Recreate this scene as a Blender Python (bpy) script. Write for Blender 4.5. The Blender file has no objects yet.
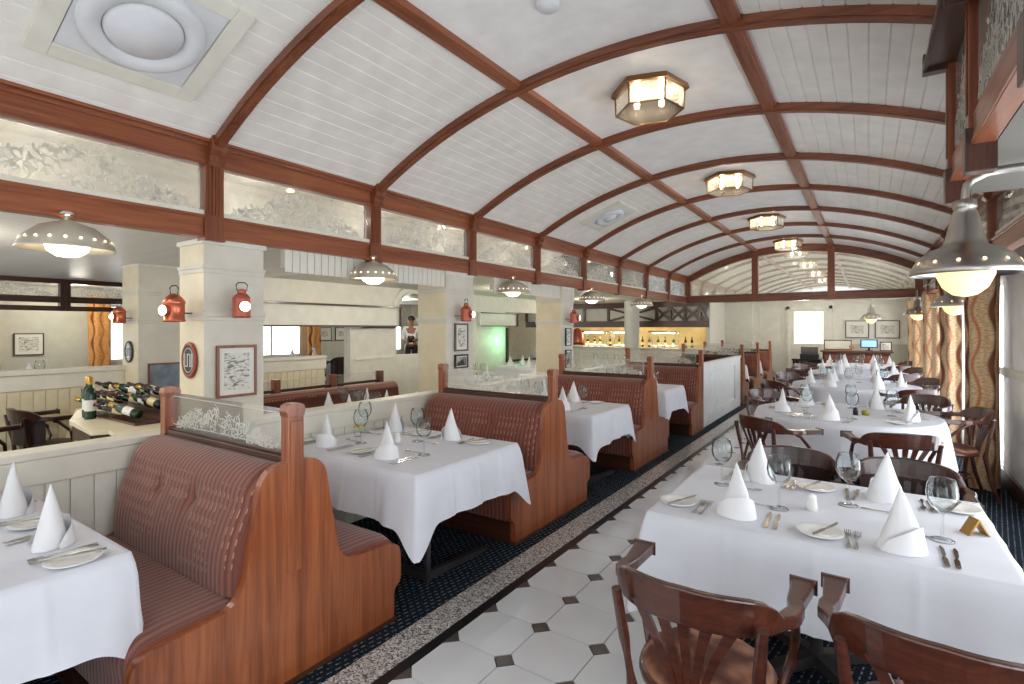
import bpy, math, random
from math import sin, cos, pi, sqrt, atan2, radians, exp
from mathutils import Vector, Matrix, noise
random.seed(7)
SC = bpy.context.scene
COL = SC.collection
R = radians

# ------------------------------------------------------------------ camera, sky, exposure
cam_d = bpy.data.cameras.new('camera'); cam = bpy.data.objects.new('camera', cam_d); COL.objects.link(cam)
cam_d.sensor_width = 36; cam_d.lens = 525 / 1024 * 36
cam_d.shift_y = -14 / 1024; cam_d.clip_start = 0.05
cam.location = (0, 0, 1.6); cam.rotation_euler = (R(90), 0, math.atan(356 / 525))
SC.camera = cam
world = bpy.data.worlds.new('world'); SC.world = world; world.use_nodes = True
bg = world.node_tree.nodes['Background']
bg.inputs[0].default_value = (0.93, 0.97, 1.0, 1); bg.inputs[1].default_value = 1.15
vs = SC.view_settings
vs.view_transform = 'Standard'; vs.look = 'None'; vs.gamma = 1; vs.use_curve_mapping = False
vs.exposure = 0.55
SC.cycles.transparent_max_bounces = 24
SC.cycles.max_bounces = 10
SC.cycles.sample_clamp_indirect = 6
LAMP = 1.0          # strength of the lamps
DAY = 3.2           # brightness of daylight in the window panes

# ------------------------------------------------------------------ materials
def srgb(r, g, b):
    f = lambda c: (c / 255 / 12.92) if c / 255 <= .04045 else ((c / 255 + .055) / 1.055) ** 2.4
    return (f(r), f(g), f(b), 1)
class NT:
    def __init__(s, name):
        s.m = bpy.data.materials.new(name); s.m.use_nodes = True; s.t = s.m.node_tree
        s.b = s.t.nodes['Principled BSDF']; s.out = s.t.nodes['Material Output']
    def n(s, typ, **kw):
        nd = s.t.nodes.new(typ)
        for k, v in kw.items():
            if k.startswith('i_'):
                key = k[2:]; key = int(key) if key.isdigit() else key.replace('_', ' ')
                nd.inputs[key].default_value = v
            else: setattr(nd, k, v)
        return nd
    def l(s, a, ao, b, bi): s.t.links.new(a.outputs[ao], b.inputs[bi])
    def math(s, op, a, b=None, c=None):
        nd = s.t.nodes.new('ShaderNodeMath'); nd.operation = op
        for i, v in enumerate((a, b, c)):
            if v is None: continue
            if isinstance(v, (int, float)): nd.inputs[i].default_value = v
            else: s.t.links.new(v, nd.inputs[i])
        return nd.outputs[0]
    def coords(s, scale=(1, 1, 1), kind='Object'):
        tc = s.n('ShaderNodeTexCoord'); mp = s.n('ShaderNodeMapping'); mp.inputs['Scale'].default_value = scale
        s.l(tc, kind, mp, 0); return mp
    def xyz(s, kind='Object'):
        tc = s.n('ShaderNodeTexCoord'); sp = s.n('ShaderNodeSeparateXYZ'); s.l(tc, kind, sp, 0); return sp.outputs
    def ramp(s, fac, stops, interp='LINEAR'):
        r = s.n('ShaderNodeValToRGB'); r.color_ramp.interpolation = interp
        el = r.color_ramp.elements
        while len(el) < len(stops): el.new(.5)
        for e, (p, c) in zip(el, stops): e.position = p; e.color = c
        s.t.links.new(fac, r.inputs[0]); return r.outputs[0]
    def base(s, sock): s.t.links.new(sock, s.b.inputs['Base Color'])
    def bump(s, h, st=.3, d=.01):
        b = s.n('ShaderNodeBump'); b.inputs['Strength'].default_value = st; b.inputs['Distance'].default_value = d
        s.t.links.new(h, b.inputs['Height']); s.t.links.new(b.outputs[0], s.b.inputs['Normal'])
    def set(s, rough=None, metal=None, spec=None):
        if rough is not None: s.b.inputs['Roughness'].default_value = rough
        if metal is not None: s.b.inputs['Metallic'].default_value = metal
        if spec is not None: s.b.inputs['Specular IOR Level'].default_value = spec
        return s.m
MATS = {}
def plain(name, rgb, rough=.5, metal=0, var=.06, scale=6, bump=0):
    if name in MATS: return MATS[name]
    t = NT(name); c = srgb(*rgb)
    nz = t.n('ShaderNodeTexNoise'); nz.inputs['Scale'].default_value = scale; nz.inputs['Detail'].default_value = 4
    t.l(t.coords(), 0, nz, 0)
    lo = tuple(max(0, v * (1 - var)) for v in c[:3]) + (1,); hi = tuple(min(1, v * (1 + var)) for v in c[:3]) + (1,)
    t.base(t.ramp(nz.outputs[0], [(.3, lo), (.7, hi)]))
    if bump: t.bump(nz.outputs[0], bump)
    MATS[name] = t.set(rough, metal); return MATS[name]
def wood(name, dark, light, axis='x', rough=.35, scale=1.0, coat=.25):
    t = NT(name); sc = [38 * scale] * 3; sc['xyz'.index(axis)] = 1.6 * scale
    nz = t.n('ShaderNodeTexNoise'); nz.inputs['Scale'].default_value = 1; nz.inputs['Detail'].default_value = 6; nz.inputs['Roughness'].default_value = .65
    nz.inputs['Distortion'].default_value = .6
    t.l(t.coords(sc), 0, nz, 0)
    n2 = t.n('ShaderNodeTexNoise'); n2.inputs['Scale'].default_value = 1.5; t.l(t.coords([v * .15 for v in sc]), 0, n2, 0)
    f = t.math('ADD', t.math('MULTIPLY', nz.outputs[0], .65), t.math('MULTIPLY', n2.outputs[0], .35))
    mid = tuple((a + b) / 2 for a, b in zip(srgb(*dark), srgb(*light)))
    t.base(t.ramp(f, [(.34, srgb(*dark)), (.5, mid), (.66, srgb(*light))]))
    t.bump(nz.outputs[0], .08)
    t.b.inputs['Coat Weight'].default_value = coat; t.b.inputs['Coat Roughness'].default_value = .15
    return t.set(rough)
WX = wood('mahogany_x', (84, 38, 20), (142, 80, 48), 'x')
WY = wood('mahogany_y', (104, 48, 24), (168, 98, 60), 'y')
WZ = wood('mahogany_z', (92, 42, 22), (150, 84, 50), 'z')
PZ = wood('booth_veneer', (104, 50, 25), (172, 98, 57), 'z', rough=.3, coat=.4)
DKX = wood('dark_walnut_x', (46, 22, 13), (90, 50, 30), 'x')
DKY = wood('dark_walnut_y', (46, 22, 13), (90, 50, 30), 'y')
DKZ = wood('dark_walnut_z', (46, 22, 13), (90, 50, 30), 'z')
CHW = wood('chair_wood', (26, 13, 10), (70, 36, 27), 'x', rough=.28, coat=.5)
CHWR = wood('chair_wood_red', (36, 17, 12), (98, 50, 34), 'x', rough=.28, coat=.5)
def emit(name, rgb, st):
    t = NT(name); c = srgb(*rgb)
    t.b.inputs['Base Color'].default_value = c; t.b.inputs['Emission Color'].default_value = c
    nz = t.n('ShaderNodeTexNoise'); nz.inputs['Scale'].default_value = 3; t.l(t.coords(), 0, nz, 0)
    t.t.links.new(t.math('MULTIPLY_ADD', nz.outputs[0], st * .1, st * .95), t.b.inputs['Emission Strength'])
    return t.m
CEILW = plain('ceiling_white', (242, 240, 237), .45)
BOARDW = plain('board_white', (240, 237, 231), .4)
CREAM = plain('cream_paint', (224, 220, 206), .5)
CREAMY = plain('cream_yellow_paint', (224, 211, 180), .5)
OFFW = plain('off_white_paint', (228, 226, 214), .5)
PALEG = plain('pale_grey_tone', (214, 209, 195), .5)
GREENG = plain('grey_green_paint', (200, 199, 184), .5)
WHITEP = plain('white_plastic', (222, 224, 228), .4)
CLOTHW = plain('white_linen', (218, 220, 228), .85, bump=.35, scale=7, var=.03)
NAPW = plain('napkin_linen', (236, 236, 238), .8, var=.02)
CLOTHY = plain('cream_linen', (232, 218, 172), .85)
PORC = plain('porcelain', (236, 236, 232), .12, var=.01)
STEEL = plain('polished_steel', (200, 196, 190), .18, 1)
PEWTER = plain('brushed_pewter', (176, 172, 166), .33, 1, var=.1)
IRON = plain('dark_iron', (74, 70, 70), .4, .6)
COPPER = plain('copper', (196, 112, 84), .3, .9, var=.2)
REDCOP = plain('red_copper', (176, 96, 78), .4, .6, var=.15)
BRASS = plain('aged_brass', (150, 112, 76), .3, .9, var=.2)
BLACK = plain('black_paint', (22, 20, 20), .35)
LEATH = plain('dark_leather', (42, 26, 22), .38, bump=.1, scale=60)
PAPER = plain('paper', (228, 226, 216), .7)
BLUEP = plain('blue_grey_canvas', (120, 134, 146), .5, var=.45, scale=9)
GREENB = plain('green_bottle_glass', (20, 52, 28), .08)
DARKB = plain('dark_bottle_glass', (18, 16, 14), .08)
LABELY = plain('bottle_label', (222, 206, 150), .6)
GOLD = plain('gold_card', (168, 130, 66), .4, .5)
SKIN = plain('skin', (150, 100, 76), .5)
TILEW = plain('white_floor_tile', (214, 216, 218), .09, var=.04, scale=3)
TILED = plain('grey_floor_tile', (92, 84, 80), .15, var=.12, scale=8)
GROUT = plain('grout', (82, 78, 74), .8)
BULB = emit('warm_globe', (255, 222, 160), .82 * LAMP)
HOT = emit('hot_bulb', (255, 230, 192), 36 * LAMP)
LENS = emit('lantern_lens', (255, 236, 214), 9 * LAMP)
SCREEN = emit('monitor_screen', (130, 170, 215), 1.0)
DAYLIGHT = emit('daylight_pane', (244, 249, 255), DAY)
def make_upholstery():
    t = NT('striped_upholstery'); x, y, z = t.xyz()[:3]
    ph = t.math('FRACT', t.math('MULTIPLY', x, 28.0))
    stripe = t.math('SINE', t.math('MULTIPLY', ph, 2 * pi))
    line = t.math('LESS_THAN', t.math('ABSOLUTE', t.math('SUBTRACT', ph, .5)), .10)
    run = t.math('FRACT', t.math('MULTIPLY', t.math('SUBTRACT', z, y), 26.0))
    dash = t.math('MULTIPLY', line, t.math('LESS_THAN', run, .5))
    nz = t.n('ShaderNodeTexNoise'); nz.inputs['Scale'].default_value = 5; t.l(t.coords(), 0, nz, 0)
    dash = t.math('MULTIPLY', dash, t.math('MULTIPLY', t.math('GREATER_THAN', nz.outputs[0], .47), t.math('MULTIPLY', t.math('GREATER_THAN', z, .53), t.math('LESS_THAN', z, .9))))
    c1 = t.ramp(t.math('MULTIPLY_ADD', stripe, .5, .5), [(0, srgb(92, 44, 32)), (1, srgb(136, 74, 54))])
    mx = t.n('ShaderNodeMix', data_type='RGBA'); t.t.links.new(dash, mx.inputs[0]); t.t.links.new(c1, mx.inputs[6])
    mx.inputs[7].default_value = srgb(168, 122, 98); t.base(mx.outputs[2])
    t.bump(stripe, .25, .004); t.b.inputs['Sheen Weight'].default_value = .3
    return t.set(.75)
UPH = make_upholstery()
def make_tapestry():
    t = NT('chair_tapestry'); w = t.n('ShaderNodeTexWave', wave_type='RINGS'); w.inputs['Scale'].default_value = 7; w.inputs['Distortion'].default_value = 6
    t.l(t.coords(), 0, w, 0)
    t.base(t.ramp(w.outputs[1], [(0, srgb(84, 46, 34)), (.5, srgb(124, 78, 58)), (1, srgb(158, 114, 88))]))
    t.bump(w.outputs[1], .15); return t.set(.8)
TAP = make_tapestry()
def make_carpet():
    t = NT('black_flecked_carpet'); x, y, z = t.xyz()[:3]
    row = t.math('MULTIPLY', t.math('ADD', x, t.math('MULTIPLY', y, -.15)), 30)
    ln = t.math('LESS_THAN', t.math('FRACT', row), .22)
    st = t.math('LESS_THAN', t.math('FRACT', t.math('ADD', t.math('MULTIPLY', y, 22), t.math('MULTIPLY', t.math('FLOOR', row), .5))), .6)
    nz = t.n('ShaderNodeTexNoise'); nz.inputs['Scale'].default_value = 60; t.l(t.coords(), 0, nz, 0)
    f = t.math('MULTIPLY', t.math('MULTIPLY', ln, st), t.math('GREATER_THAN', nz.outputs[0], .45))
    t.base(t.ramp(f, [(0, srgb(24, 32, 42)), (1, srgb(120, 132, 140))])); t.bump(nz.outputs[0], .5, .01)
    return t.set(.95, spec=.15)
CARPET = make_carpet()
def make_granite():
    t = NT('speckled_granite'); v = t.n('ShaderNodeTexVoronoi'); v.inputs['Scale'].default_value = 130; t.l(t.coords(), 0, v, 0)
    sp = t.n('ShaderNodeSeparateColor'); t.l(v, 'Color', sp, 0)
    t.base(t.ramp(sp.outputs[0], [(0, srgb(96, 92, 92)), (.22, srgb(160, 156, 152)), (.55, srgb(196, 192, 188)), (.85, srgb(224, 220, 216))], 'CONSTANT'))
    return t.set(.2)
GRAN = make_granite()
def make_glass(name, milk, gloss, tint=(255, 255, 255), rough=.02, trans=False):
    t = NT(name); tr = t.n('ShaderNodeBsdfTransparent'); tr.inputs[0].default_value = srgb(*tint)
    df = t.n('ShaderNodeBsdfTranslucent' if trans else 'ShaderNodeBsdfDiffuse'); df.inputs[0].default_value = srgb(238, 234, 224)
    gl = t.n('ShaderNodeBsdfGlossy'); gl.inputs['Roughness'].default_value = rough
    nz = t.n('ShaderNodeTexNoise'); nz.inputs['Scale'].default_value = 7; nz.inputs['Detail'].default_value = 5; t.l(t.coords(), 0, nz, 0)
    m1 = t.n('ShaderNodeMixShader'); t.t.links.new(t.math('MULTIPLY', nz.outputs[0], milk * 2), m1.inputs[0]); t.l(tr, 0, m1, 1); t.l(df, 0, m1, 2)
    fr = t.n('ShaderNodeLayerWeight'); fr.inputs[0].default_value = .12
    m2 = t.n('ShaderNodeMixShader'); t.t.links.new(t.math('MULTIPLY_ADD', fr.outputs['Fresnel'], .8, gloss), m2.inputs[0])
    t.l(m1, 0, m2, 1); t.l(gl, 0, m2, 2); t.l(m2, 0, t.out, 0)
    return t.m
GLASS = make_glass('clear_glass', .0, .03, (250, 252, 252))
ETCHG = make_glass('etched_pane_glass', .22, .07)
BOOTHG = make_glass('booth_pane_glass', .1, .05)
MIRG = make_glass('reflective_pane_glass', .05, .5)
LANTG = make_glass('lantern_pane_glass', .42, .08, (255, 248, 236), .1, True)
def make_etch():
    t = NT('etched_frost'); df = t.n('ShaderNodeBsdfDiffuse'); df.inputs[0].default_value = srgb(244, 243, 236)
    tl = t.n('ShaderNodeBsdfTranslucent'); tl.inputs[0].default_value = srgb(244, 243, 236)
    tr = t.n('ShaderNodeBsdfTransparent'); m = t.n('ShaderNodeMixShader'); m.inputs[0].default_value = .4
    nz = t.n('ShaderNodeTexNoise'); nz.inputs['Scale'].default_value = 30; t.l(t.coords(), 0, nz, 0)
    m2 = t.n('ShaderNodeMixShader'); t.t.links.new(t.math('MULTIPLY_ADD', nz.outputs[0], .3, .1), m2.inputs[0])
    t.l(df, 0, m, 1); t.l(tl, 0, m, 2); t.l(m, 0, m2, 1); t.l(tr, 0, m2, 2); t.l(m2, 0, t.out, 0); return t.m
ETCH = make_etch()
def make_curtain(name, base, lite, line, line2):
    t = NT(name); u, v, _ = t.xyz('UV')[:3]
    ww = t.math('ADD', t.math('MULTIPLY', u, 3.0), t.math('MULTIPLY', t.math('SINE', t.math('MULTIPLY', v, 26)), .1))
    fr = t.math('FRACT', ww)
    nz = t.n('ShaderNodeTexNoise'); nz.inputs['Scale'].default_value = 1; t.l(t.coords((30, 30, 90)), 0, nz, 0)
    c0 = t.ramp(nz.outputs[0], [(.35, srgb(*base)), (.65, srgb(*lite))])
    c1 = t.ramp(fr, [(0, (0, 0, 0, 1)), (.38, (0, 0, 0, 1)), (.46, (1, 1, 1, 1)), (.56, (1, 1, 1, 1)), (.64, (0, 0, 0, 1))])
    mx = t.n('ShaderNodeMix', data_type='RGBA'); t.t.links.new(c1, mx.inputs[0]); t.t.links.new(c0, mx.inputs[6]); mx.inputs[7].default_value = srgb(*line)
    c2 = t.ramp(fr, [(0, (1, 1, 1, 1)), (.08, (0, 0, 0, 1)), (.92, (0, 0, 0, 1)), (1, (1, 1, 1, 1))])
    m2 = t.n('ShaderNodeMix', data_type='RGBA'); t.t.links.new(c2, m2.inputs[0]); t.t.links.new(mx.outputs[2], m2.inputs[6]); m2.inputs[7].default_value = srgb(*line2)
    t.base(m2.outputs[2]); t.bump(nz.outputs[0], .2); return t.set(.8)
CURT = make_curtain('curtain_damask', (180, 142, 102), (218, 192, 154), (108, 58, 34), (176, 98, 62))
CURTO = make_curtain('curtain_amber', (190, 124, 60), (214, 160, 96), (120, 62, 30), (160, 90, 44))
def make_sheer():
    t = NT('sheer_voile'); df = t.n('ShaderNodeBsdfDiffuse'); df.inputs[0].default_value = (.9, .92, .95, 1)
    tl = t.n('ShaderNodeBsdfTranslucent'); tl.inputs[0].default_value = (.92, .94, .97, 1); tr = t.n('ShaderNodeBsdfTransparent')
    nz = t.n('ShaderNodeTexNoise'); nz.inputs['Scale'].default_value = 4; t.l(t.coords((1, 12, 1)), 0, nz, 0)
    m = t.n('ShaderNodeMixShader'); t.t.links.new(t.math('MULTIPLY_ADD', nz.outputs[0], .2, .5), m.inputs[0]); t.l(df, 0, m, 1); t.l(tl, 0, m, 2)
    m2 = t.n('ShaderNodeMixShader'); m2.inputs[0].default_value = .35; t.l(m, 0, m2, 1); t.l(tr, 0, m2, 2); t.l(m2, 0, t.out, 0); return t.m
SHEER = make_sheer()
def make_print(name, bgc, ink, scale, aniso=(1, 1, 1), lo=.5, hi=.56):
    t = NT(name); nz = t.n('ShaderNodeTexNoise'); nz.inputs['Scale'].default_value = scale; nz.inputs['Detail'].default_value = 7
    t.l(t.coords(aniso), 0, nz, 0); t.base(t.ramp(nz.outputs[0], [(lo, srgb(*bgc)), (hi, srgb(*ink))])); return t.set(.5)
PRINT = make_print('engraving_print', (222, 220, 208), (110, 108, 102), 34, (1, 1, 2.6), .48, .62)
PHOTO = make_print('dark_photo_print', (190, 186, 176), (34, 32, 32), 9, lo=.42, hi=.55)
BARWALL = make_print('ochre_mottled_wall', (226, 208, 156), (204, 180, 122), 2.5, lo=.35, hi=.65)

# ------------------------------------------------------------------ mesh builder
class MB:
    def __init__(s): s.v = []; s.f = []; s.mi = []; s.sm = []; s.uv = {}
    def add(s, vs_, fs, mi=0, smooth=False, M=None):
        o = len(s.v)
        for p in vs_: s.v.append(tuple(M @ Vector(p)) if M is not None else tuple(p))
        for f in fs: s.f.append(tuple(o + i for i in f)); s.mi.append(mi); s.sm.append(smooth)
        return s
    def box(s, x0, x1, y0, y1, z0, z1, mi=0, M=None):
        vs_ = [(x, y, z) for z in (z0, z1) for y in (y0, y1) for x in (x0, x1)]
        return s.add(vs_, [(0, 2, 3, 1), (4, 5, 7, 6), (0, 1, 5, 4), (2, 6, 7, 3), (0, 4, 6, 2), (1, 3, 7, 5)], mi, False, M)
    def cbox(s, c, d, mi=0, M=None):
        return s.box(c[0] - d[0] / 2, c[0] + d[0] / 2, c[1] - d[1] / 2, c[1] + d[1] / 2, c[2] - d[2] / 2, c[2] + d[2] / 2, mi, M)
    def prism(s, pts, axis, a, b, mi=0, smooth=False, M=None):
        """pts: 2D outline; axis: extrude direction; the other two axes in xyz order"""
        n = len(pts); mk = {'x': lambda p, t: (t, p[0], p[1]), 'y': lambda p, t: (p[0], t, p[1]), 'z': lambda p, t: (p[0], p[1], t)}[axis]
        vs_ = [mk(p, a) for p in pts] + [mk(p, b) for p in pts]
        s.add(vs_, [(i, (i + 1) % n, n + (i + 1) % n, n + i) for i in range(n)], mi, smooth, M)
        return s.add(vs_, [tuple(range(n - 1, -1, -1)), tuple(range(n, 2 * n))], mi, False, M)
    def lathe(s, prof, n=16, c=(0, 0, 0), mi=0, smooth=True, M=None, a0=0, a1=2 * pi, fx=1, fy=1):
        full = abs(a1 - a0 - 2 * pi) < 1e-6; m = n if full else n + 1
        vs_ = [(c[0] + r * cos(a0 + (a1 - a0) * k / n) * fx, c[1] + r * sin(a0 + (a1 - a0) * k / n) * fy, c[2] + z) for r, z in prof for k in range(m)]
        fs = []
        for i in range(len(prof) - 1):
            for k in range(n):
                k2 = (k + 1) % m; fs.append((i * m + k, i * m + k2, (i + 1) * m + k2, (i + 1) * m + k))
        return s.add(vs_, fs, mi, smooth, M)
    def tube(s, path, r, n=8, mi=0, M=None, cap=True, sx=1, sy=1, up=(0, 0, 1)):
        P = [Vector(p) for p in path]; rr = r if isinstance(r, (list, tuple)) else [r] * len(P)
        vs_ = []; up = Vector(up)
        for i, p in enumerate(P):
            d = (P[min(i + 1, len(P) - 1)] - P[max(i - 1, 0)]).normalized()
            a = d.cross(up)
            if a.length < 1e-3: a = d.cross(Vector((1, 0, 0)))
            a.normalize(); b = a.cross(d).normalized()
            for k in range(n):
                t = 2 * pi * k / n + pi / n
                vs_.append(p + a * cos(t) * rr[i] * sx + b * sin(t) * rr[i] * sy)
        fs = [(i * n + k, i * n + (k + 1) % n, (i + 1) * n + (k + 1) % n, (i + 1) * n + k) for i in range(len(P) - 1) for k in range(n)]
        s.add(vs_, fs, mi, n > 4, M)
        if cap: s.add(vs_[:n] + vs_[-n:], [tuple(range(n)), tuple(range(2 * n - 1, n - 1, -1))], mi, False, M)
        return s
    def grid(s, fn, nu, nv, mi=0, smooth=True, uv=False, M=None):
        vs_ = [fn(i / nu, j / nv) for j in range(nv + 1) for i in range(nu + 1)]
        if uv:
            o = len(s.v)
            for j in range(nv + 1):
                for i in range(nu + 1): s.uv[o + j * (nu + 1) + i] = (i / nu, j / nv)
        return s.add(vs_, [(j * (nu + 1) + i, j * (nu + 1) + i + 1, (j + 1) * (nu + 1) + i + 1, (j + 1) * (nu + 1) + i) for j in range(nv) for i in range(nu)], mi, smooth, M)
    def mesh(s, name, mats):
        me = bpy.data.meshes.new(name); me.from_pydata(s.v, [], s.f)
        for m in (mats if isinstance(mats, (list, tuple)) else [mats]): me.materials.append(m)
        me.polygons.foreach_set('material_index', s.mi); me.polygons.foreach_set('use_smooth', s.sm)
        if s.uv:
            ul = me.uv_layers.new(name='UVMap')
            for lp in me.loops: ul.data[lp.index].uv = s.uv.get(lp.vertex_index, (0, 0))
        me.update(); return me
    def build(s, name, mats, parent=None, bevel=0, loc=None):
        o = bpy.data.objects.new(name, s.mesh(name, mats)); COL.objects.link(o)
        if parent: o.parent = parent
        if loc: o.location = loc
        if bevel:
            b = o.modifiers.new('bevel', 'BEVEL'); b.width = bevel; b.segments = 2; b.limit_method = 'ANGLE'; b.angle_limit = R(40)
        return o
def tag(o, label, cat, group=None, kind=None):
    o['label'] = label; o['category'] = cat
    if group: o['group'] = group
    if kind: o['kind'] = kind
    return o
def struct(o): o['kind'] = 'structure'; return o
def thing(name, label, cat, loc=(0, 0, 0), rz=0, group=None):
    o = bpy.data.objects.new(name, None); o.empty_display_size = .1; COL.objects.link(o); o.location = loc; o.rotation_euler = (0, 0, rz)
    return tag(o, label, cat, group)
KIDS = {}
def kids(o):
    return [c for c in bpy.data.objects if c.parent == o]
def copy_tree(o, loc, rz=0, label=None, group=None, ks=None):
    c = o.copy(); COL.objects.link(c); c.location = loc; c.rotation_euler = (0, 0, rz)
    if label: c['label'] = label
    if group: c['group'] = group
    def rec(src, dst):
        for ch in KIDS.setdefault(src.name, kids(src)):
            d = ch.copy(); d.parent = dst; COL.objects.link(d); rec(ch, d)
    rec(o, c); return c
def inst(name, me, parent, loc, rz=0, scale=None):
    o = bpy.data.objects.new(name, me); COL.objects.link(o); o.parent = parent; o.location = loc; o.rotation_euler = (0, 0, rz)
    if scale: o.scale = scale
    return o

# ------------------------------------------------------------------ vault numbers
VC, VR, VP_ = -1.375, 4.484, 3.42
def vz(x): return VP_ - VR + sqrt(max(0, VR * VR - (x - VC) ** 2))
XL, XR = -3.65, .88
RIBS = [.40 + 1.39 * k for k in range(0, 9)]            # -> .40, 1.79 ... 11.52
GY = 12.91; Y0 = -1.4; BY = 16.6; FZ = 2.33
# ------------------------------------------------------------------ ceiling
m = MB()
m.grid(lambda u, v: (XL + (XR - XL + .02) * u, Y0 + (GY - Y0) * v, vz(XL + (XR - XL + .02) * u) + .006), 40, 1)
m.grid(lambda u, v: (XL + (XR - XL + .02) * u, Y0 + (GY - Y0) * v, vz(XL + (XR - XL + .02) * u) + .08), 40, 1)
ceiling = struct(m.build('ceiling', CEILW))
P1, P2 = -2.11, -.64
def board_strip(xa, xb, n):
    for k in range(n):
        a = xa + (xb - xa) * k / n + .0012; b = xa + (xb - xa) * (k + 1) / n - .0012
        mb = MB(); y0, y1 = Y0, GY
        xs = [a, a + .004, b - .004, b]; dz = [0.004, 0, 0, .004]
        vs_ = [(x, y, vz(x) + d) for y in (y0, y1) for x, d in zip(xs, dz)]
        mb.add(vs_, [(i, i + 1, 5 + i, 4 + i) for i in range(3)])
        mb.build('ceiling_board', BOARDW, ceiling)
board_strip(XL, P1 - .06, 15); board_strip(P2 + .06, XR, 15)
mb = MB(); mb.grid(lambda u, v: (P1 + (P2 - P1) * u, Y0 + (GY - Y0) * v, vz(P1 + (P2 - P1) * u)), 12, 1); mb.build('smooth_panel', CEILW, ceiling)
for px in (P1, P2):
    mb = MB(); mb.box(px - .052, px + .052, Y0, GY, vz(px) - .035, vz(px) + .02); mb.box(px - .035, px + .035, Y0, GY, vz(px) - .045, vz(px) - .03); mb.build('purlin', WY, ceiling, .004)
rb = MB(); N = 28
for (w, d0, d1) in ((.036, 0, .05), (.026, .05, .062)):
    pts = [(XL + (XR - XL) * k / N) for k in range(N + 1)]
    prof = [(x, vz(x) - d1) for x in pts] + [(x, vz(x) - d0 + .01) for x in reversed(pts)]
    n = len(prof); vs_ = [(p[0], -w, p[1]) for p in prof] + [(p[0], w, p[1]) for p in prof]
    rb.add(vs_, [(k, k + 1, n + k + 1, n + k) for k in range(N)], 0, True)
    for side in (0, 1):
        rb.add(vs_, [(side * n + k, side * n + k + 1, side * n + n - 2 - k, side * n + n - 1 - k) for k in range(N)])
rme = rb.mesh('rib', WX)
for y in RIBS: inst('rib', rme, ceiling, (0, y, 0))
# flat ceilings
mb = MB(); mb.box(-12.1, XL + .02, Y0, BY, FZ, FZ + .05); lc = struct(mb.build('ceiling_left', CREAM))
for k in range(60):   # beaded boards of the low ceiling by the first column
    x0 = -9.8 + k * .1
    inst('ceiling_board', MB().box(.003, .097, Y0, 3.2, -.012, .001).mesh('ceiling_board', BOARDW) if k == 0 else bme, lc, (x0, 0, FZ)) if False else None
bme = MB().box(.004, .096, Y0, 4.2, -.014, .001).mesh('ceiling_board', BOARDW)
for k in range(60): inst('ceiling_board', bme, lc, (-9.8 + k * .1, 0, FZ))
mb = MB(); mb.box(XL, 1.25, GY, BY, FZ, FZ + .05); struct(mb.build('ceiling_back', OFFW))
mb = MB(); mb.box(XR, 1.25, Y0, GY, FZ + .02, FZ + .07); struct(mb.build('ceiling_right', PALEG)); mb = MB(); mb.box(.44, 1.15, Y0, 3.97, 2.37, 2.41); struct(mb.build('ceiling_soffit', plain('shaded_soffit_grey', (112, 109, 102), .5)))  # soffit greyed: its shading is put into the colour
# unseen strips added above the friezes so that no light leaks in
mb = MB(); mb.box(XL - .1, XL - .05, Y0, GY, 2.85, 2.95); mb.box(XR + .05, XR + .1, Y0, GY, 2.80, 3.0); struct(mb.build('light_stop_1', CREAM))

# ------------------------------------------------------------------ floor
mb = MB(); mb.box(-12.2, 1.3, Y0, BY + .1, -.1, -.012); floor = struct(mb.build('floor', GROUT))
TS = .34; TX0 = -1.79; c = .058
def tile_mesh(w=TS, cut=c, left=None):
    g = .0025; h = w / 2 - g; k = cut
    return [(-h + k, -h), (h - k, -h), (h, -h + k), (h, h - k), (h - k, h), (-h + k, h), (-h, h - k), (-h, -h + k)]
tm = MB().prism(tile_mesh(), 'z', -.012, 0).mesh('floor_tile', TILEW)
d = c - .005
dm = MB().prism([(-d, 0), (0, -d), (d, 0), (0, d)], 'z', -.012, -.0005).mesh('small_tile', TILED)
hd = MB().prism([(0, -d), (d, 0), (0, d)], 'z', -.012, -.0005).mesh('small_tile', TILED)
far = MB(); fard = MB(); TILE_R = -.77 + .01
yb = 2.07 - TS * 9
for r in range(52):
    y = yb + r * TS
    if y > BY - 5 and False: break
    for k in range(3 if y < 12.4 else 9):
        cx, cy = TX0 + TS * (k + .5), y + TS / 2
        if cy < 9.5 and cy > .6: inst('floor_tile', tm, floor, (cx, cy, 0))
        elif cy < BY: far.prism([(p[0] + cx, p[1] + cy) for p in tile_mesh()], 'z', -.012, 0)
    for k in range(4 if y < 12.4 else 9):
        cx = TX0 + TS * k
        if y < 9.5 and y > .6: inst('small_tile', hd if k == 0 else dm, floor, (cx, y, 0))
        elif y < BY - .1: fard.prism([(cx - d, y), (cx, y - d), (cx + d, y), (cx, y + d)], 'z', -.012, -.0005)
f = far.build('floor_tile', TILEW, floor); f['kind'] = 'stuff'
f = fard.build('small_tile', TILED, floor); f['kind'] = 'stuff'
mb = MB(); mb.box(-1.85, -1.79, Y0, BY, -.012, .002); mb.build('black_border', BLACK, floor)
mb = MB(); mb.box(-2.03, -1.85, Y0, BY, -.012, .004); mb.build('granite_strip', GRAN, floor)
mb = MB(); mb.box(-3.7, -2.03, Y0, BY, -.012, .001); mb.build('carpet', CARPET, floor)
mb = MB(); mb.box(-.77, 1.2, Y0, 12.5, -.012, .001); mb.build('carpet', CARPET, floor)
mb = MB(); mb.box(-7.15, -3.7, Y0, BY, -.012, .001); mb.box(-12, -7.15, Y0, BY, -.01, .2); mb.build('carpet', plain('plain_dark_carpet', (30, 28, 30), .9), floor)

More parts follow.
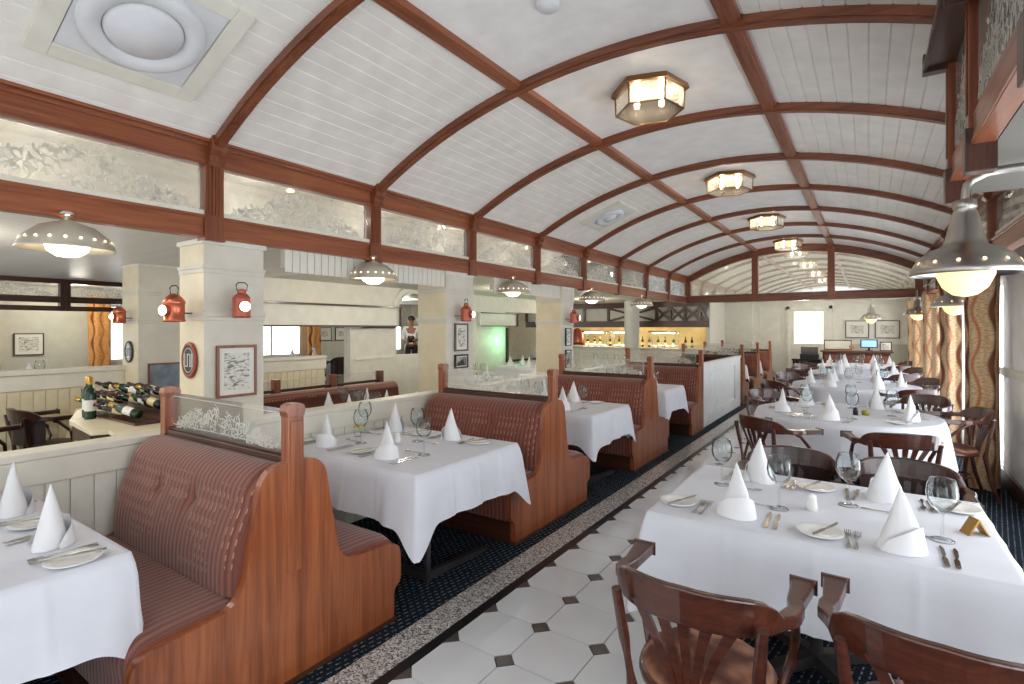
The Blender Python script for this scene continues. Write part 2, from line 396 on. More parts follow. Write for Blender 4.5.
# ------------------------------------------------------------------ etching generator
def ribbon(mb, pts, w0, w1):
    n = len(pts); vs_ = []
    for i, (x, y) in enumerate(pts):
        a = pts[max(i - 1, 0)]; b = pts[min(i + 1, n - 1)]; dx, dy = b[0] - a[0], b[1] - a[1]; L = math.hypot(dx, dy) or 1
        w = w0 + (w1 - w0) * i / (n - 1); vs_ += [(x - dy / L * w, 0, y + dx / L * w), (x + dy / L * w, 0, y - dx / L * w)]
    mb.add(vs_, [(2 * i, 2 * i + 1, 2 * i + 3, 2 * i + 2) for i in range(n - 1)])
def leaf(mb, x, y, a, L, W):
    ca, sa = cos(a), sin(a); P = [(0, 0), (.25, .6), (.6, .8), (1, 0), (.6, -.8), (.25, -.6)]
    mb.add([(x + (p * ca * L - q * sa * W), 0, y + (p * sa * L + q * ca * W)) for p, q in P], [tuple(range(6))])
def etching(w, h, seed, dens=1.0, border=True):
    rnd = random.Random(seed); mb = MB()
    if border:
        e = .018; q = [(-w / 2 + e + .03, e), (w / 2 - e - .03, e), (w / 2 - e, e + .03), (w / 2 - e, h - e - .03), (w / 2 - e - .03, h - e), (-w / 2 + e + .03, h - e), (-w / 2 + e, h - e - .03), (-w / 2 + e, e + .03), (-w / 2 + e + .03, e)]
        ribbon(mb, q, .002, .002)
    for sgn in (-1, 1):
        for k in range(int(12 * dens)):
            t = (k + .5) / int(12 * dens); x = t * w * .42; top = h * (.72 * (1 - t) ** .8 + .12)
            for q in range(2):
                cx = x + rnd.uniform(-.02, .02); cy = rnd.uniform(.12 * h, max(.16 * h, top)); r = rnd.uniform(.12, .2) * h; a0 = rnd.uniform(0, 6.28); dr = rnd.choice((-1, 1))
                pts = [(sgn * (cx + r * (1 - .85 * i / 16) * cos(a0 + dr * i * .5)), cy + r * (1 - .85 * i / 16) * sin(a0 + dr * i * .5)) for i in range(17)]
                ribbon(mb, pts, .0035, .0015)
                for i in range(0, 12, 2):
                    leaf(mb, pts[i][0], pts[i][1], rnd.uniform(0, 6.28), rnd.uniform(.08, .15) * h, rnd.uniform(.018, .035) * h)
    return mb.mesh('etching', ETCH)

# ------------------------------------------------------------------ friezes
def frieze(name, label, X, side, ys, ext0=None, ztop=2.86, zg1=2.68, zg0=2.35, zb=2.2, glassmat=ETCHG, posts=True):
    """side=+1: the room is toward +x"""
    root = thing(name, label, 'frieze', (X, ys[0], 0))
    L = ys[-1] - ys[0]; f = side
    def bx(m_, xa, xb, *a): m_.box(min(xa * f, xb * f), max(xa * f, xb * f), *a)
    mb = MB(); bx(mb, -.05, .02, 0, L, zg1, ztop); bx(mb, .02, .075, 0, L, ztop - .035, ztop + .0); bx(mb, .02, .05, 0, L, ztop - .06, ztop - .035); bx(mb, .02, .03, 0, L, zg1, zg1 + .02)
    mb.build('upper_beam', WY, root, .003)
    mb = MB(); bx(mb, -.05, .02, 0, L, zb, zg0); bx(mb, .02, .03, 0, L, zg0 - .022, zg0); bx(mb, .02, .03, 0, L, zb, zb + .022); mb.build('lower_beam', WY, root, .003)
    pm = MB(); w = .06; h = zg1 - zb
    bx(pm, -.055, .035, -w, w, zb, zg1)
    for q in (-.033, -.011, .011, .033): bx(pm, .035, .041, q - .006, q + .006, zg0, zg1)
    bx(pm, -.06, .045, -w - .006, w + .006, zb - .02, zg0 - .02)
    pmesh = pm.mesh('post', WZ)
    bm_ = MB()
    pr = [(0.02, zg1 - .0), (.05, zg1 + .0), (.075, zg1 + .03), (.07, zg1 + .06), (.10, zg1 + .09), (.11, ztop - .02), (.11, ztop + .01), (.02, ztop + .01)]
    bm_.prism([(p[0] * f, p[1]) for p in pr], 'y', -.05, .05); bmesh_ = bm_.mesh('bracket', WZ)
    for y in ys[1:-1] if ext0 is None else ys[:-1]:
        inst('post', pmesh, root, (0, y - ys[0], 0)); inst('bracket', bmesh_, root, (0, y - ys[0], 0))
    for i in range(len(ys) - 1):
        a, b = ys[i] - ys[0], ys[i + 1] - ys[0]; W = b - a - .12
        pane = MB().box(-.006, 0, -W / 2, W / 2, zg0, zg1).mesh('glass_pane', glassmat)
        p = inst('glass_pane', pane, root, (-.012 * f, (a + b) / 2, 0))
        e = inst('etching', etching(W, zg1 - zg0, 3 + i % 3, 1.15), p, (.004 * f, 0, zg0), R(90))
    return root
frieze('glazed_frieze', 'long mahogany frieze with etched glass panes above the booths on the left', XL, 1, [RIBS[0] - 1.39] + RIBS + [GY])
frieze('glazed_frieze', 'mahogany frieze with etched panes above the curtained windows on the right', XR, -1, [3.9] + RIBS[3:] + [GY])
fr = thing('glazed_frieze', 'near mahogany frieze with tall glass panes at the upper right edge', 'frieze', (.375, Y0, 0))
mb = MB(); mb.box(-.02, .05, 0, 3.56 - Y0, 2.35, 2.48); mb.box(-.028, -.02, 0, 3.56 - Y0, 2.35, 2.37); mb.build('lower_beam', WY, fr, .003)
mb = MB(); mb.box(-.12, .05, 0, 3.53 - Y0, 2.96, 3.04); mb.box(-.135, -.12, 0, 3.53 - Y0, 2.95, 2.975); mb.box(-.135, .05, 3.50 - Y0, 3.56 - Y0, 2.94, 3.04); mb.build('upper_beam', DKY, fr, .003)
mb = MB(); mb.tube([(-.12, 2.75 - Y0, 2.95), (-.02, 2.75 - Y0, 2.95)], .045, 16); mb.build('round_corbel', DKZ, fr)
for y in (.2, 1.0, 1.88, 2.87, 3.53):
    mb = MB(); mb.box(-.034, .034, y - Y0 - .036, y - Y0 + .036, 2.3, 2.97); mb.box(-.04, -.034, y - Y0 - .012, y - Y0 + .012, 2.48, 2.95); mb.build('post', WZ, fr, .003)
    mb = MB(); mb.box(-.046, .056, y - Y0 - .042, y - Y0 + .042, 2.24, 2.42); mb.build('post_foot', DKZ, fr, .004)
for a, b in ((.24, .96), (1.04, 1.84), (1.92, 2.83), (2.91, 3.49)):
    p = inst('glass_pane', MB().box(-.004, .004, a, b, 2.48, 2.96).mesh('glass_pane', ETCHG), fr, (0, -Y0, 0)); inst('etching', etching(b - a, .48, 5, .7, False), p, (-.008, (a + b) / 2, 2.48), R(90))
# closed roof voids behind the friezes
mb = MB(); mb.box(-4.75, -4.7, Y0, GY, FZ + .05, 2.95); mb.box(-4.75, XL - .05, Y0, GY, 2.9, 2.95); struct(mb.build('wall_roof_void', CREAM))
mb = MB(); mb.box(1.2, 1.25, Y0, GY, FZ, 3.05); mb.box(XR + .05, 1.25, Y0, GY, 3.0, 3.05); struct(mb.build('wall_roof_void', CREAM))
mb = MB(); mb.box(XL, 1.2, 14.4, 14.45, FZ + .05, 3.6); mb.box(XL, 1.2, GY, 14.45, 3.55, 3.6); mb.box(XL - .05, XL, GY, 14.45, FZ, 3.6); mb.box(1.2, 1.25, GY, 14.45, FZ, 3.6); struct(mb.build('wall_roof_void', CREAM))
# gable
g = thing('gable_frieze', 'arched mahogany gable screen with three glass panes closing the vault', 'gable', (0, GY, 0))
mb = MB(); mb.box(XL, XR, -.05, .05, 2.2, 2.36); mb.box(XL, XR, -.065, -.05, 2.2, 2.23); mb.build('lower_beam', WX, g, .004)
N = 28; pts = [(XL + (XR - XL) * k / N) for k in range(N + 1)]
mb = MB(); vs_ = [(x, yy, vz(x) - dd) for yy in (-.06, .05) for dd in (.16, -.03) for x in pts]; n = N + 1
mb.add(vs_, [(k, k + 1, n + k + 1, n + k) for k in range(N)] + [(2 * n + k, 2 * n + k + 1, k + 1, k) for k in range(N)]); mb.build('arched_beam', WX, g)
for x in (XL + .05, -2.11, -.64, XR - .06):
    mb = MB(); mb.box(x - .065, x + .065, -.07, .05, 2.2, vz(x) - .08); mb.build('post', WZ, g, .004)
for a, b in ((XL + .1, -2.17), (-2.05, -.70), (-.58, XR - .12)):
    xs = [a + (b - a) * k / 12 for k in range(13)]
    mb = MB(); mb.prism([(x, vz(x) - .15) for x in xs] + [(b, 2.35), (a, 2.35)], 'y', 0, .008); p = mb.build('glass_pane', MIRG, g)

# dark frieze far left
g = thing('dark_glazed_screen', 'dark wood glazed screen beyond the wine table, far left', 'screen', (-9.8, -1.2, 0))
L = 5.9
mb = MB(); mb.box(-.05, .05, 0, L, 2.25, 2.36); mb.build('upper_beam', DKY, g)
mb = MB(); mb.box(-.05, .05, 0, L, 1.97, 2.06); mb.build('middle_beam', DKY, g)
mb = MB(); mb.box(-.05, .05, 0, L, 1.85, 1.92); mb.build('lower_beam', DKY, g)
for y in (.3, 1.5, 2.7, 3.9, 5.1):
    mb = MB(); mb.box(-.06, .06, y - .06, y + .06, 1.85, 2.3); mb.build('post', DKZ, g)
for k in range(4):
    W = 1.08; p = inst('glass_pane', MB().box(-.004, .004, -W / 2, W / 2, 2.06, 2.25).mesh('glass_pane', ETCHG), g, (0, .9 + 1.2 * k, 0)); inst('etching', etching(W, .19, 8 + k, 1.2), p, (.01, 0, 2.06), R(90))

# ------------------------------------------------------------------ columns (cream, with picture rails)
def column(name, label, x0, x1, y0, y1, ztop, fm=CREAMY, z0=0):
    cx, cy = (x0 + x1) / 2, (y0 + y1) / 2; g = thing(name, label, 'column', (cx, cy, z0)); hx, hy = (x1 - x0) / 2, (y1 - y0) / 2
    mb = MB(); mb.box(-hx, hx, -hy, hy, 0, ztop - z0); mb.mi = [1 if i == 5 else 0 for i in range(6)]  # hall-side face greyer: the fall of light is put into its colour
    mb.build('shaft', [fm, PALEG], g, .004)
    for zz, o, h in ((1.68, .012, .03), (2.0, .010, .025)):
        mb = MB(); mb.box(-hx - o, hx + o, -hy - o, hy + o, zz - z0, zz + h - z0); mb.box(-hx - o / 2, hx + o / 2, -hy - o / 2, hy + o / 2, zz - .03 - z0, zz - z0); mb.build('picture_rail', PALEG, g, .003)
    mb = MB(); mb.box(-hx - .014, hx + .014, -hy - .014, hy + .014, ztop - .035 - z0, ztop - z0); mb.build('capital', OFFW, g, .004)
    mb = MB(); mb.box(-hx - .015, hx + .015, -hy - .015, hy + .015, 0, .14); mb.build('skirting', OFFW, g)
    return g
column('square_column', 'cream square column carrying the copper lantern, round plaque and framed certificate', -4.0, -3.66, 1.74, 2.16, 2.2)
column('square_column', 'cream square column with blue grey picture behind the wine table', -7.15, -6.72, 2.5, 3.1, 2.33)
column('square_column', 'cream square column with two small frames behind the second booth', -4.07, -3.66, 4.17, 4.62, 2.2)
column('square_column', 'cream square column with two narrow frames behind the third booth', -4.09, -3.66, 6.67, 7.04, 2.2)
g = MB().lathe([(.2, 0), (.2, FZ), (.24, FZ)], 24, (0, 0, 0)).build('round_column', OFFW, None, 0, (-5.3, 13.6, 0)); tag(g, 'round white column standing in front of the bar', 'column')

# beaded fascia between columns under the frieze
def beaded(name, label, y0, y1, z0, z1, x=-3.68):
    g = thing(name, label, 'fascia', (x, y0, 0)); mb = MB(); mb.box(-.06, -.012, 0, y1 - y0, z0 + .03, z1); mb.build('backing', OFFW, g)
    n = int((y1 - y0) / .065); w = (y1 - y0) / n
    me = MB().box(-.012, 0, .004, w - .004, z0, z1).mesh('board', OFFW)
    for k in range(n): inst('board', me, g, (0, k * w, 0))
beaded('beaded_fascia', 'off white beaded fascia board right of the first column', 2.34, 4.62, 2.03, 2.21)
beaded('beaded_fascia', 'off white beaded fascia board right of the second booth column', 5.04, 7.11, 2.03, 2.21)

# ------------------------------------------------------------------ low walls
lw = MB(); lw.box(-3.62, -3.52, Y0, 16.3, 0, .93); low = struct(lw.build('wall_booths', OFFW))
bme = MB().box(0, .012, .002, .098, 0, .80).mesh('board', OFFW)
for k in range(95):
    inst('board', bme, low, (-3.52, Y0 + k * .104, 0))
mb = MB(); mb.box(-3.65, -3.49, Y0, 16.3, .93, .97); mb.box(-3.525, -3.495, Y0, 16.3, .80, .93); mb.build('cap', CREAM, low, .006)
lw = MB(); lw.box(-7.2, -7.1, Y0, 2.5, 0, 1.12); lw.box(-7.2, -7.1, 3.1, 5.2, 0, 1.12); low2 = struct(lw.build('wall_middle', CREAMY))
bme = MB().box(0, .012, .003, .097, .3, .95).mesh('board', CREAMY)
for k in range(38): inst('board', bme, low2, (-7.1, Y0 + k * .1, 0))
for k in range(20): inst('board', bme, low2, (-7.1, 3.15 + k * .1, 0))
mb = MB(); mb.box(-7.24, -7.06, Y0, 2.5, 1.12, 1.17); mb.box(-7.12, -7.08, Y0, 2.5, .96, 1.12); mb.box(-7.24, -7.06, 3.1, 5.22, 1.12, 1.17); mb.box(-7.12, -7.08, 3.1, 5.22, .96, 1.12); mb.build('cap', CREAM, low2, .006)
# arcade wall in the same line: bulkhead with dark edging, pier, arched opening, green lit bay
g = MB(); g.box(-7.35, -7.15, 3.1, 6.79, 1.98, FZ); g.box(-7.33, -7.17, 5.75, 6.79, 0, 1.66); g.box(-7.33, -7.17, 6.0, 6.79, 1.6, 2.0)
g.box(-7.33, -7.17, 7.66, 10.3, 0, FZ); g.box(-7.33, -7.17, 6.79, 7.66, 0, 1.1); g.box(-7.33, -7.17, 10.3, 12.0, 1.98, FZ); g.box(-7.33, -7.17, 10.3, 12.0, 0, .8)
n = 14
ar = [(7.225 + .435 * cos(pi * k / n), 1.85 + .42 * sin(pi * k / n)) for k in range(n + 1)]
for k in range(n):
    (ya, za), (yb_, zb_) = ar[k], ar[k + 1]; g.prism([(ya, za), (yb_, zb_), (yb_, FZ), (ya, FZ)], 'x', -7.33, -7.17)
arc = struct(g.build('wall_arcade', CREAM))
mb = MB()
for ro, x in ((.435, -7.165), (.56, -7.15)):
    mb.tube([(x, 7.225 + ro * cos(pi * k / 16), 1.85 + ro * sin(pi * k / 16) * .97) for k in range(17)], .02, 6)
mb.build('arch_moulding', OFFW, arc)
mb = MB(); mb.box(-7.14, -7.08, 3.2, 6.79, 1.64, 1.96); mb.build('hanging_fascia', OFFW, arc)
mb = MB(); mb.box(-7.07, -7.03, 3.2, 6.8, 1.955, 1.985); mb.box(-7.07, -7.03, 3.2, 6.8, 1.62, 1.645); mb.box(-7.07, -7.03, 6.77, 6.8, 1.63, 1.98); mb.build('fascia_edging', DKY, arc)
mb = MB(); mb.box(-7.14, -7.08, 9.2, 10.65, 1.65, 1.93); mb.build('hanging_fascia', OFFW, arc)
mb = MB(); mb.box(-7.07, -7.03, 9.2, 10.66, 1.925, 1.95); mb.box(-7.07, -7.03, 9.2, 10.66, 1.635, 1.655); mb.box(-7.07, -7.03, 10.63, 10.66, 1.64, 1.94); mb.build('fascia_edging', DKY, arc)
for y0, y1 in ((5.85, 6.7), (7.75, 8.9)):
    mb = MB(); mb.box(-7.17, -7.15, y0, y1, 1.05, 1.09); mb.build('chair_rail', OFFW, arc)
mb = MB(); mb.box(-7.17, -7.13, 10.3, 12, .78, .83); mb.box(-7.17, -7.12, 10.3, 10.36, .8, 1.6); mb.build('hatch_frame', BLACK, arc)

# ------------------------------------------------------------------ outer left wall with windows
def wall_with_holes(name, X, y0, y1, holes, mat, z1=FZ, th=.1, z0=0):
    mb = MB(); ys = sorted(holes); cur = y0
    for a, b, za, zb in ys:
        mb.box(X - th, X, cur, a, z0, z1); mb.box(X - th, X, a, b, z0, za); mb.box(X - th, X, a, b, zb, z1); cur = b
    mb.box(X - th, X, cur, y1, z0, z1); return struct(mb.build(name, mat))
LW = [(3.97, 4.9, .95, 2.05), (5.7, 8.1, .9, 2.0), (.6, 2.3, .95, 2.05), (10.2, 11.6, .9, 2.0)]
wall_with_holes('wall_left', -12, Y0, 12, LW, GREENG)
mb = MB(); mb.box(-12, -11.96, Y0, 12, 1.98, 2.03); mb.box(-12, -11.97, Y0, 12, .86, .9); mb.box(-12, -11.985, Y0, 12, .9, 1.95); struct(mb.build('trim_2', OFFW)).hide_render = False
# (trim_2 carries the paler upper field)
bpy.data.objects.remove(bpy.data.objects['trim_2'])
def window(n, X, y0, y1, z0, z1, nm, side):
    """side -1: wall to the left, room toward +x"""
    g = bpy.data.objects.new('window_%d' % n, None); COL.objects.link(g); g['kind'] = 'structure'; g.location = (X, y0, z0)
    W, H = y1 - y0, z1 - z0; xo = -.06 if side < 0 else .06
    mb = MB(); mb.box(-.02 + xo * 0, .02, 0, W, 0, .05); mb.box(-.02, .02, 0, W, H - .05, H)
    for k in range(nm + 1): y = .025 + (W - .05) * k / nm; mb.box(-.02, .02, y - .025, y + .025, .05, H - .05)
    mb.build('window_frame', OFFW, g)
    for k in range(nm):
        a = .05 + (W - .05) * k / nm; b = (W - .05) * (k + 1) / nm
        mb = MB(); mb.box(xo * .5 - .003, xo * .5 + .003, a, b, .05, H - .05); mb.build('pane', DAYLIGHT, g)
    return g
for i, (a, b, za, zb) in enumerate(LW): window(i + 1, -12.03, a, b, za, zb, 3 if b - a > 1.2 else 1, -1)

# ------------------------------------------------------------------ right wall
RW = [(-.6, 1.3, .3, 2.05), (2.2, 4.2, .3, 2.05), (4.9, 6.1, .3, 2.05), (7.3, 9.2, .1, 2.1), (9.8, 11.7, .1, 2.1), (12.3, 13.8, .1, 2.1), (14.5, 15.8, .1, 2.1)]
mbw = MB(); cur = Y0
for a, b, za, zb in RW:
    mbw.box(1.15, 1.25, cur, a, 0, FZ + .05); mbw.box(1.15, 1.25, a, b, 0, za); mbw.box(1.15, 1.25, a, b, zb, FZ + .05); cur = b
mbw.box(1.15, 1.25, cur, BY, 0, FZ + .05); struct(mbw.build('wall_right', plain('white_wall_paint', (240, 240, 238), .5)))
mb = MB()
cur = Y0
for a, b, za, zb in RW + [(BY, BY, 0, 0)]:
    mb.box(1.12, 1.15, cur, a, 1.12, 1.2); cur = b
struct(mb.build('trim_2', OFFW))
mb = MB(); cur = Y0
for a, b, za, zb in RW[2:] + [(BY, BY, 0, 0)]:
    mb.box(1.125, 1.15, cur, a, 0, .17); cur = b
struct(mb.build('baseboard_right', DKY))
for i, (a, b, za, zb) in enumerate(RW): window(i + 5, 1.19, a, b, za, zb, 2, 1)
# ------------------------------------------------------------------ back walls and bar
mb = MB(); mb.box(-3.5, 1.25, BY, BY + .1, 0, FZ + .05); mb.box(-3.6, -3.5, 14.6, BY + .1, 0, FZ + .05); mb.box(-3.5, -2.75, BY - .25, BY, 0, FZ); wb = struct(mb.build('wall_back', OFFW))
mb = MB(); mb.box(-.6, 1.15, BY - .01, BY, 0, 1.2); mb.build('lower_field', GREENG, wb)
mb = MB(); mb.box(-.75, 1.15, BY - .03, BY, 1.18, 1.25); mb.box(-2.75, -1.9, BY - .03, BY, 1.18, 1.25); mb.box(-2.75, 1.15, BY - .04, BY, 2.2, 2.25)
for x in (-2.6, -2.0, -.7, -.62): mb.box(x, x + .04, BY - .025, BY, 1.25, 2.2)
mb.build('wall_moulding', OFFW, wb)
mb = MB(); mb.box(-3.45, 1.15, BY - .02, BY, 0, .16); struct(mb.build('baseboard_back', OFFW))
g = bpy.data.objects.new('door_1', None); COL.objects.link(g); g['kind'] = 'structure'; g.location = (-1.35, BY - .03, 0)
mb = MB(); mb.box(-.55, -.47, -.03, .03, 0, 2.2); mb.box(.47, .55, -.03, .03, 0, 2.2); mb.box(-.55, .55, -.03, .03, 2.12, 2.2); mb.build('door_frame', OFFW, g)
mb = MB(); mb.box(-.47, .47, 0, .03, 0, 1.17); mb.box(-.47, -.36, 0, .03, 1.17, 2.12); mb.box(.34, .47, 0, .03, 1.17, 2.12); mb.box(-.36, .34, 0, .03, 2.05, 2.12); mb.build('door_leaf', OFFW, g)
mb = MB(); mb.box(-.36, .34, .01, .02, 1.17, 2.05); mb.build('pane', emit('lit_door_pane', (255, 248, 226), 1.0), g)
mb = MB(); mb.box(-9.6, -3.5, BY, BY + .1, 0, FZ + .05); bw = struct(mb.build('wall_bar', BARWALL))
mb = MB(); mb.box(-12.1, -12, 12, BY, 0, FZ); mb.box(-12, -9.6, BY, BY + .1, 0, FZ); struct(mb.build('wall_corner', CREAM))
g = thing('bar_truss', 'dark wooden truss fascia with crossed braces above the bar', 'fascia', (-9.3, 14.5, 0))
mb = MB(); mb.box(0, 5.78, 0, .12, 1.62, 1.8); mb.build('bottom_chord', DKX, g)
mb = MB(); mb.box(0, 5.78, 0, .12, 2.18, 2.33); mb.build('top_chord', DKX, g)
mb = MB(); mb.box(0, 5.8, .13, .16, 1.8, 2.2); mb.build('infill_board', CREAM, g)
xx = [0.0, .9, 1.5, 2.1, 2.9, 4.35]; k = 4.35
while k < 5.6: k += .4; xx.append(min(k, 5.75))
for a, b in zip(xx[:-1], xx[1:]):
    mb = MB(); mb.box(a - .03, a + .03, .02, .1, 1.8, 2.18); mb.build('upright', DKZ, g)
    if a >= 2.8:
        for s_ in (0, 1):
            mb = MB(); mb.tube([(a, .06 + .03 * s_, 1.8 if s_ else 2.18), (b, .06 + .03 * s_, 2.18 if s_ else 1.8)], .04, 4); mb.build('brace', DKX, g)
g = thing('bar_counter', 'long white buffet counter under the truss at the back', 'counter', (-9.0, 14.4, 0))
mb = MB(); mb.box(0, 5.3, 0, .6, 0, 1.0); mb.build('front', OFFW, g, .01)
mb = MB(); mb.box(-.05, 5.35, -.06, .66, 1.0, 1.05); mb.build('worktop', plain('pale_marble', (230, 226, 214), .2), g, .01)
mb = MB()
for k in range(9): mb.box(.1 + k * .58, .6 + k * .58, -.02, 0, .15, .9)
mb.build('front_panel', CREAM, g, .005)
# glassware and bottles on the counter
def bottle_mesh(col, lab):
    mb = MB(); mb.lathe([(0, 0), (.036, 0), (.037, .01), (.037, .19), (.03, .215), (.015, .235), (.0135, .29), (.016, .295), (.016, .305), (0, .305)], 12, mi=0)
    mb.lathe([(.0375, .06), (.0375, .14)], 12, mi=1); mb.lathe([(.0165, .255), (.0165, .306), (0, .307)], 10, mi=2); return mb
BOT_D = bottle_mesh(0, 0).mesh('wine_bottle', [DARKB, LABELY, plain('dark_foil', (70, 20, 24), .3, .4)])
BOT_G = bottle_mesh(0, 0).mesh('wine_bottle', [GREENB, PAPER, plain('gold_foil', (190, 150, 60), .3, .7)])
rnd = random.Random(4)
for k in range(18):
    o = inst('bar_bottle', BOT_D if k % 3 else BOT_G, None, (-8.2 + k * .245 + rnd.uniform(-.05, .05), 14.85 + rnd.uniform(-.1, .1), 1.05)); tag(o, (('green', 'dark')[k % 3 != 0]) + ' wine bottle on the buffet counter, ' + ('first second third fourth fifth sixth seventh eighth ninth tenth eleventh twelfth thirteenth fourteenth fifteenth sixteenth seventeenth eighteenth'.split()[k]) + ' bottle from the left', 'bottle', 'bottles on the buffet counter')
for k, x in enumerate((-6.9, -5.9, -4.75)):
    g = thing('buffet_canopy', ('left', 'middle', 'right')[k] + ' glass sneeze guard with a lit hood on the buffet counter', 'buffet guard', (x, 14.6, 1.05))
    mb = MB(); mb.box(-.42, .42, -.12, .18, .42, .47); mb.build('hood', STEEL, g, .01)
    for sx in (-.38, .38): mb = MB(); mb.tube([(sx, .1, 0), (sx, .1, .43)], .015, 6); mb.build('stand', STEEL, g)
    mb = MB(); mb.box(-.4, .4, -.2, -.19, .12, .45); mb.build('glass_panel', GLASS, g)
    mb = MB(); mb.box(-.3, .3, -.03, .03, .405, .42); mb.build('heat_lamp', HOT, g)
    mb = MB()
    for q in range(4): mb.lathe([(0, .07), (.08, .065), (.095, .02), (.07, 0), (0, 0)], 12, (-.3 + .2 * q, .05, 0))
    o = mb.build('bowls', PORC, g); o['kind'] = 'stuff'
# red copper heat dome
mb = MB(); mb.lathe([(0.02, .5), (.08, .47), (.16, .35), (.22, .1), (.24, 0), (.22, .02)], 20); o = mb.build('copper_dome', REDCOP, None, 0, (-7.3, 14.3, 1.1)); tag(o, 'tall red copper dome on the left end of the buffet', 'food dome')
mb = MB(); mb.box(-.5, .5, -.3, .3, 0, .6); # dark wait station under the dome area is hidden by the counter

# ------------------------------------------------------------------ booths
def rounded(pts, r=.02, n=3):
    out = []; L = len(pts)
    for i in range(L):
        p0, p1, p2 = Vector(pts[i - 1]), Vector(pts[i]), Vector(pts[(i + 1) % L])
        a = (p0 - p1); b = (p2 - p1); rr = min(r, a.length * .45, b.length * .45); a = p1 + a.normalized() * rr; b = p1 + b.normalized() * rr
        for k in range(n + 1):
            t = k / n; q = a * (1 - t) ** 2 + p1 * 2 * t * (1 - t) + b * t * t; out.append((q.x, q.y))
    return out
BX0, BX1 = -3.48, -2.19      # cushions run between these
def booth(y0, label, halves=(1, -1), detail=True, etch=True):
    g = thing('booth_seat', label, 'booth', (BX1, y0, 0)); L = BX0 - BX1
    def panel_outline(t=0):
        right = [(.06, 1.0), (.12, .985), (.165, .93), (.20, .70), (.235, .52), (.28, .455), (.36, .44), (.58, .425), (.635, .40), (.65, .35), (.65, .20), (.60, .17), (.60, .012)]
        if 1 in halves: rt = right
        else: rt = [(.06, 1.0), (.06, .012)]
        lf = right if -1 in halves else [(.06, 1.0), (.06, .012)]
        return rt + [(-y, z) for y, z in reversed(lf)]
    pm = MB().prism(list(reversed(rounded(panel_outline(), .03))), 'x', 0, .04)
    pm.build('end_panel', PZ, g, .006)
    MB().prism(list(reversed(rounded([(y * .86, z * (.9 if z > .6 else 1)) for y, z in panel_outline()], .03))), 'x', L - .02, L).build('wall_panel', PZ, g)
    if detail:
        mb = MB(); yy0 = -.61 if -1 in halves else -.06; yy1 = .61 if 1 in halves else .06
        mb.box(0, .05, yy0, yy1, .001, .02); mb.build('floor_bead', DKY, g)
    for s_ in halves:
        # seat cushion: profile in y,z (towards +y), mirrored
        pr = [(.16, .30), (.16, .46), (.3, .468), (.5, .465), (.6, .452), (.635, .42), (.645, .37), (.635, .30), (.63, .17), (.60, .17), (.6, .3)]
        pr = rounded(pr, .03); nx = 18; n = len(pr); mb = MB(); vs_ = []
        for i in range(nx + 1):
            x = L + .02 - (L + .02) * i / nx; e = min(i, nx - i); sh = .012 if e == 0 else 0
            for (y, z) in pr: vs_.append((x, s_ * (y - (sh if y > .5 else 0)), z - (sh if z > .4 else 0)))
        mb.add(vs_, [(i * n + k, i * n + (k + 1) % n, (i + 1) * n + (k + 1) % n, (i + 1) * n + k) for i in range(nx) for k in range(n)], 0, True)
        mb.add(vs_[:n] + vs_[-n:], [tuple(range(n)), tuple(range(2 * n - 1, n - 1, -1))]); mb.build('seat_cushion', UPH, g)
        # back cushion with bulge, rounded top and tufts
        bp = []
        N2 = 16
        for k in range(N2 + 1):
            t = k / N2
            if t < .6: q = t / .6; y = .275 - .085 * q + .03 * sin(pi * q); z = .47 + .38 * q
            else:
                q = (t - .6) / .4; a = q * pi * .62; y = .03 + .165 * cos(a) * 1.0; z = .85 + .135 * sin(min(a, pi / 2) if a < pi / 2 else a)
                y = max(y, .03)
            bp.append((y, z))
        nx = 40; n = len(bp); vs_ = []
        tufts = [(L * .36, .78), (L * .62, .78)]
        for i in range(nx + 1):
            x = L + .03 - (L + .03) * i / nx; e = min(i, nx - i) / nx; sh = .02 * max(0, 1 - e * 20)
            for (y, z) in bp:
                dp = sum(exp(-(((x - tx) / .035) ** 2 + ((z - tz) / .035) ** 2)) for tx, tz in tufts) * .028
                dp += sum(exp(-(((x - tx) / .02) ** 2)) * exp(-((z - tz) / .12) ** 2) for tx, tz in tufts) * .006
                vs_.append((x, s_ * (y - dp - sh), z - (sh if z > .9 else 0)))
        mb = MB(); mb.add(vs_, [(i * n + k, i * n + k + 1, (i + 1) * n + k + 1, (i + 1) * n + k) for i in range(nx) for k in range(n - 1)], 0, True)
        mb.add([vs_[k] for k in range(n)] + [(L + .03, 0, .5), ], [tuple(range(n + 1))]); mb.add([vs_[nx * n + k] for k in range(n)] + [(0, 0, .5)], [tuple(range(n + 1))])
        mb.build('back_cushion', UPH, g)
        mb = MB(); mb.box(L + .02, 0, *(sorted((s_ * .54, s_ * .60))), .0, .30); mb.build('plinth', DKX, g)
        mb = MB(); mb.box(L + .02, 0, *(sorted((s_ * .10, s_ * .2))), .0, .46); mb.build('back_frame', DKX, g)
    for nm, x in (('post', .0), ('post', L + .08)):
        mb = MB(); mb.box(x - .01, x + .045, -.04, .04, .5, 1.2)
        mb.prism([(-.04, 1.2), (.04, 1.2), (.047, 1.225), (.04, 1.25), (.02, 1.258), (-.02, 1.258), (-.04, 1.25), (-.047, 1.225)], 'x', x - .013, x + .048)
        mb.box(x + .045, x + .05, -.028, .028, .62, 1.18)
        mb.build(nm, PZ, g, .004)
    mb = MB(); mb.box(L + .1, 0, -.03, .03, .97, 1.015); mb.box(L + .1, 0, -.018, .018, 1.015, 1.03); mb.build('top_rail', DKX, g, .004)
    W = -L - .16
    p = inst('glass_pane', MB().box(-W / 2, W / 2, -.004, .004, 1.03, 1.225).mesh('glass_pane', BOOTHG), g, (L / 2 + .03, 0, 0))
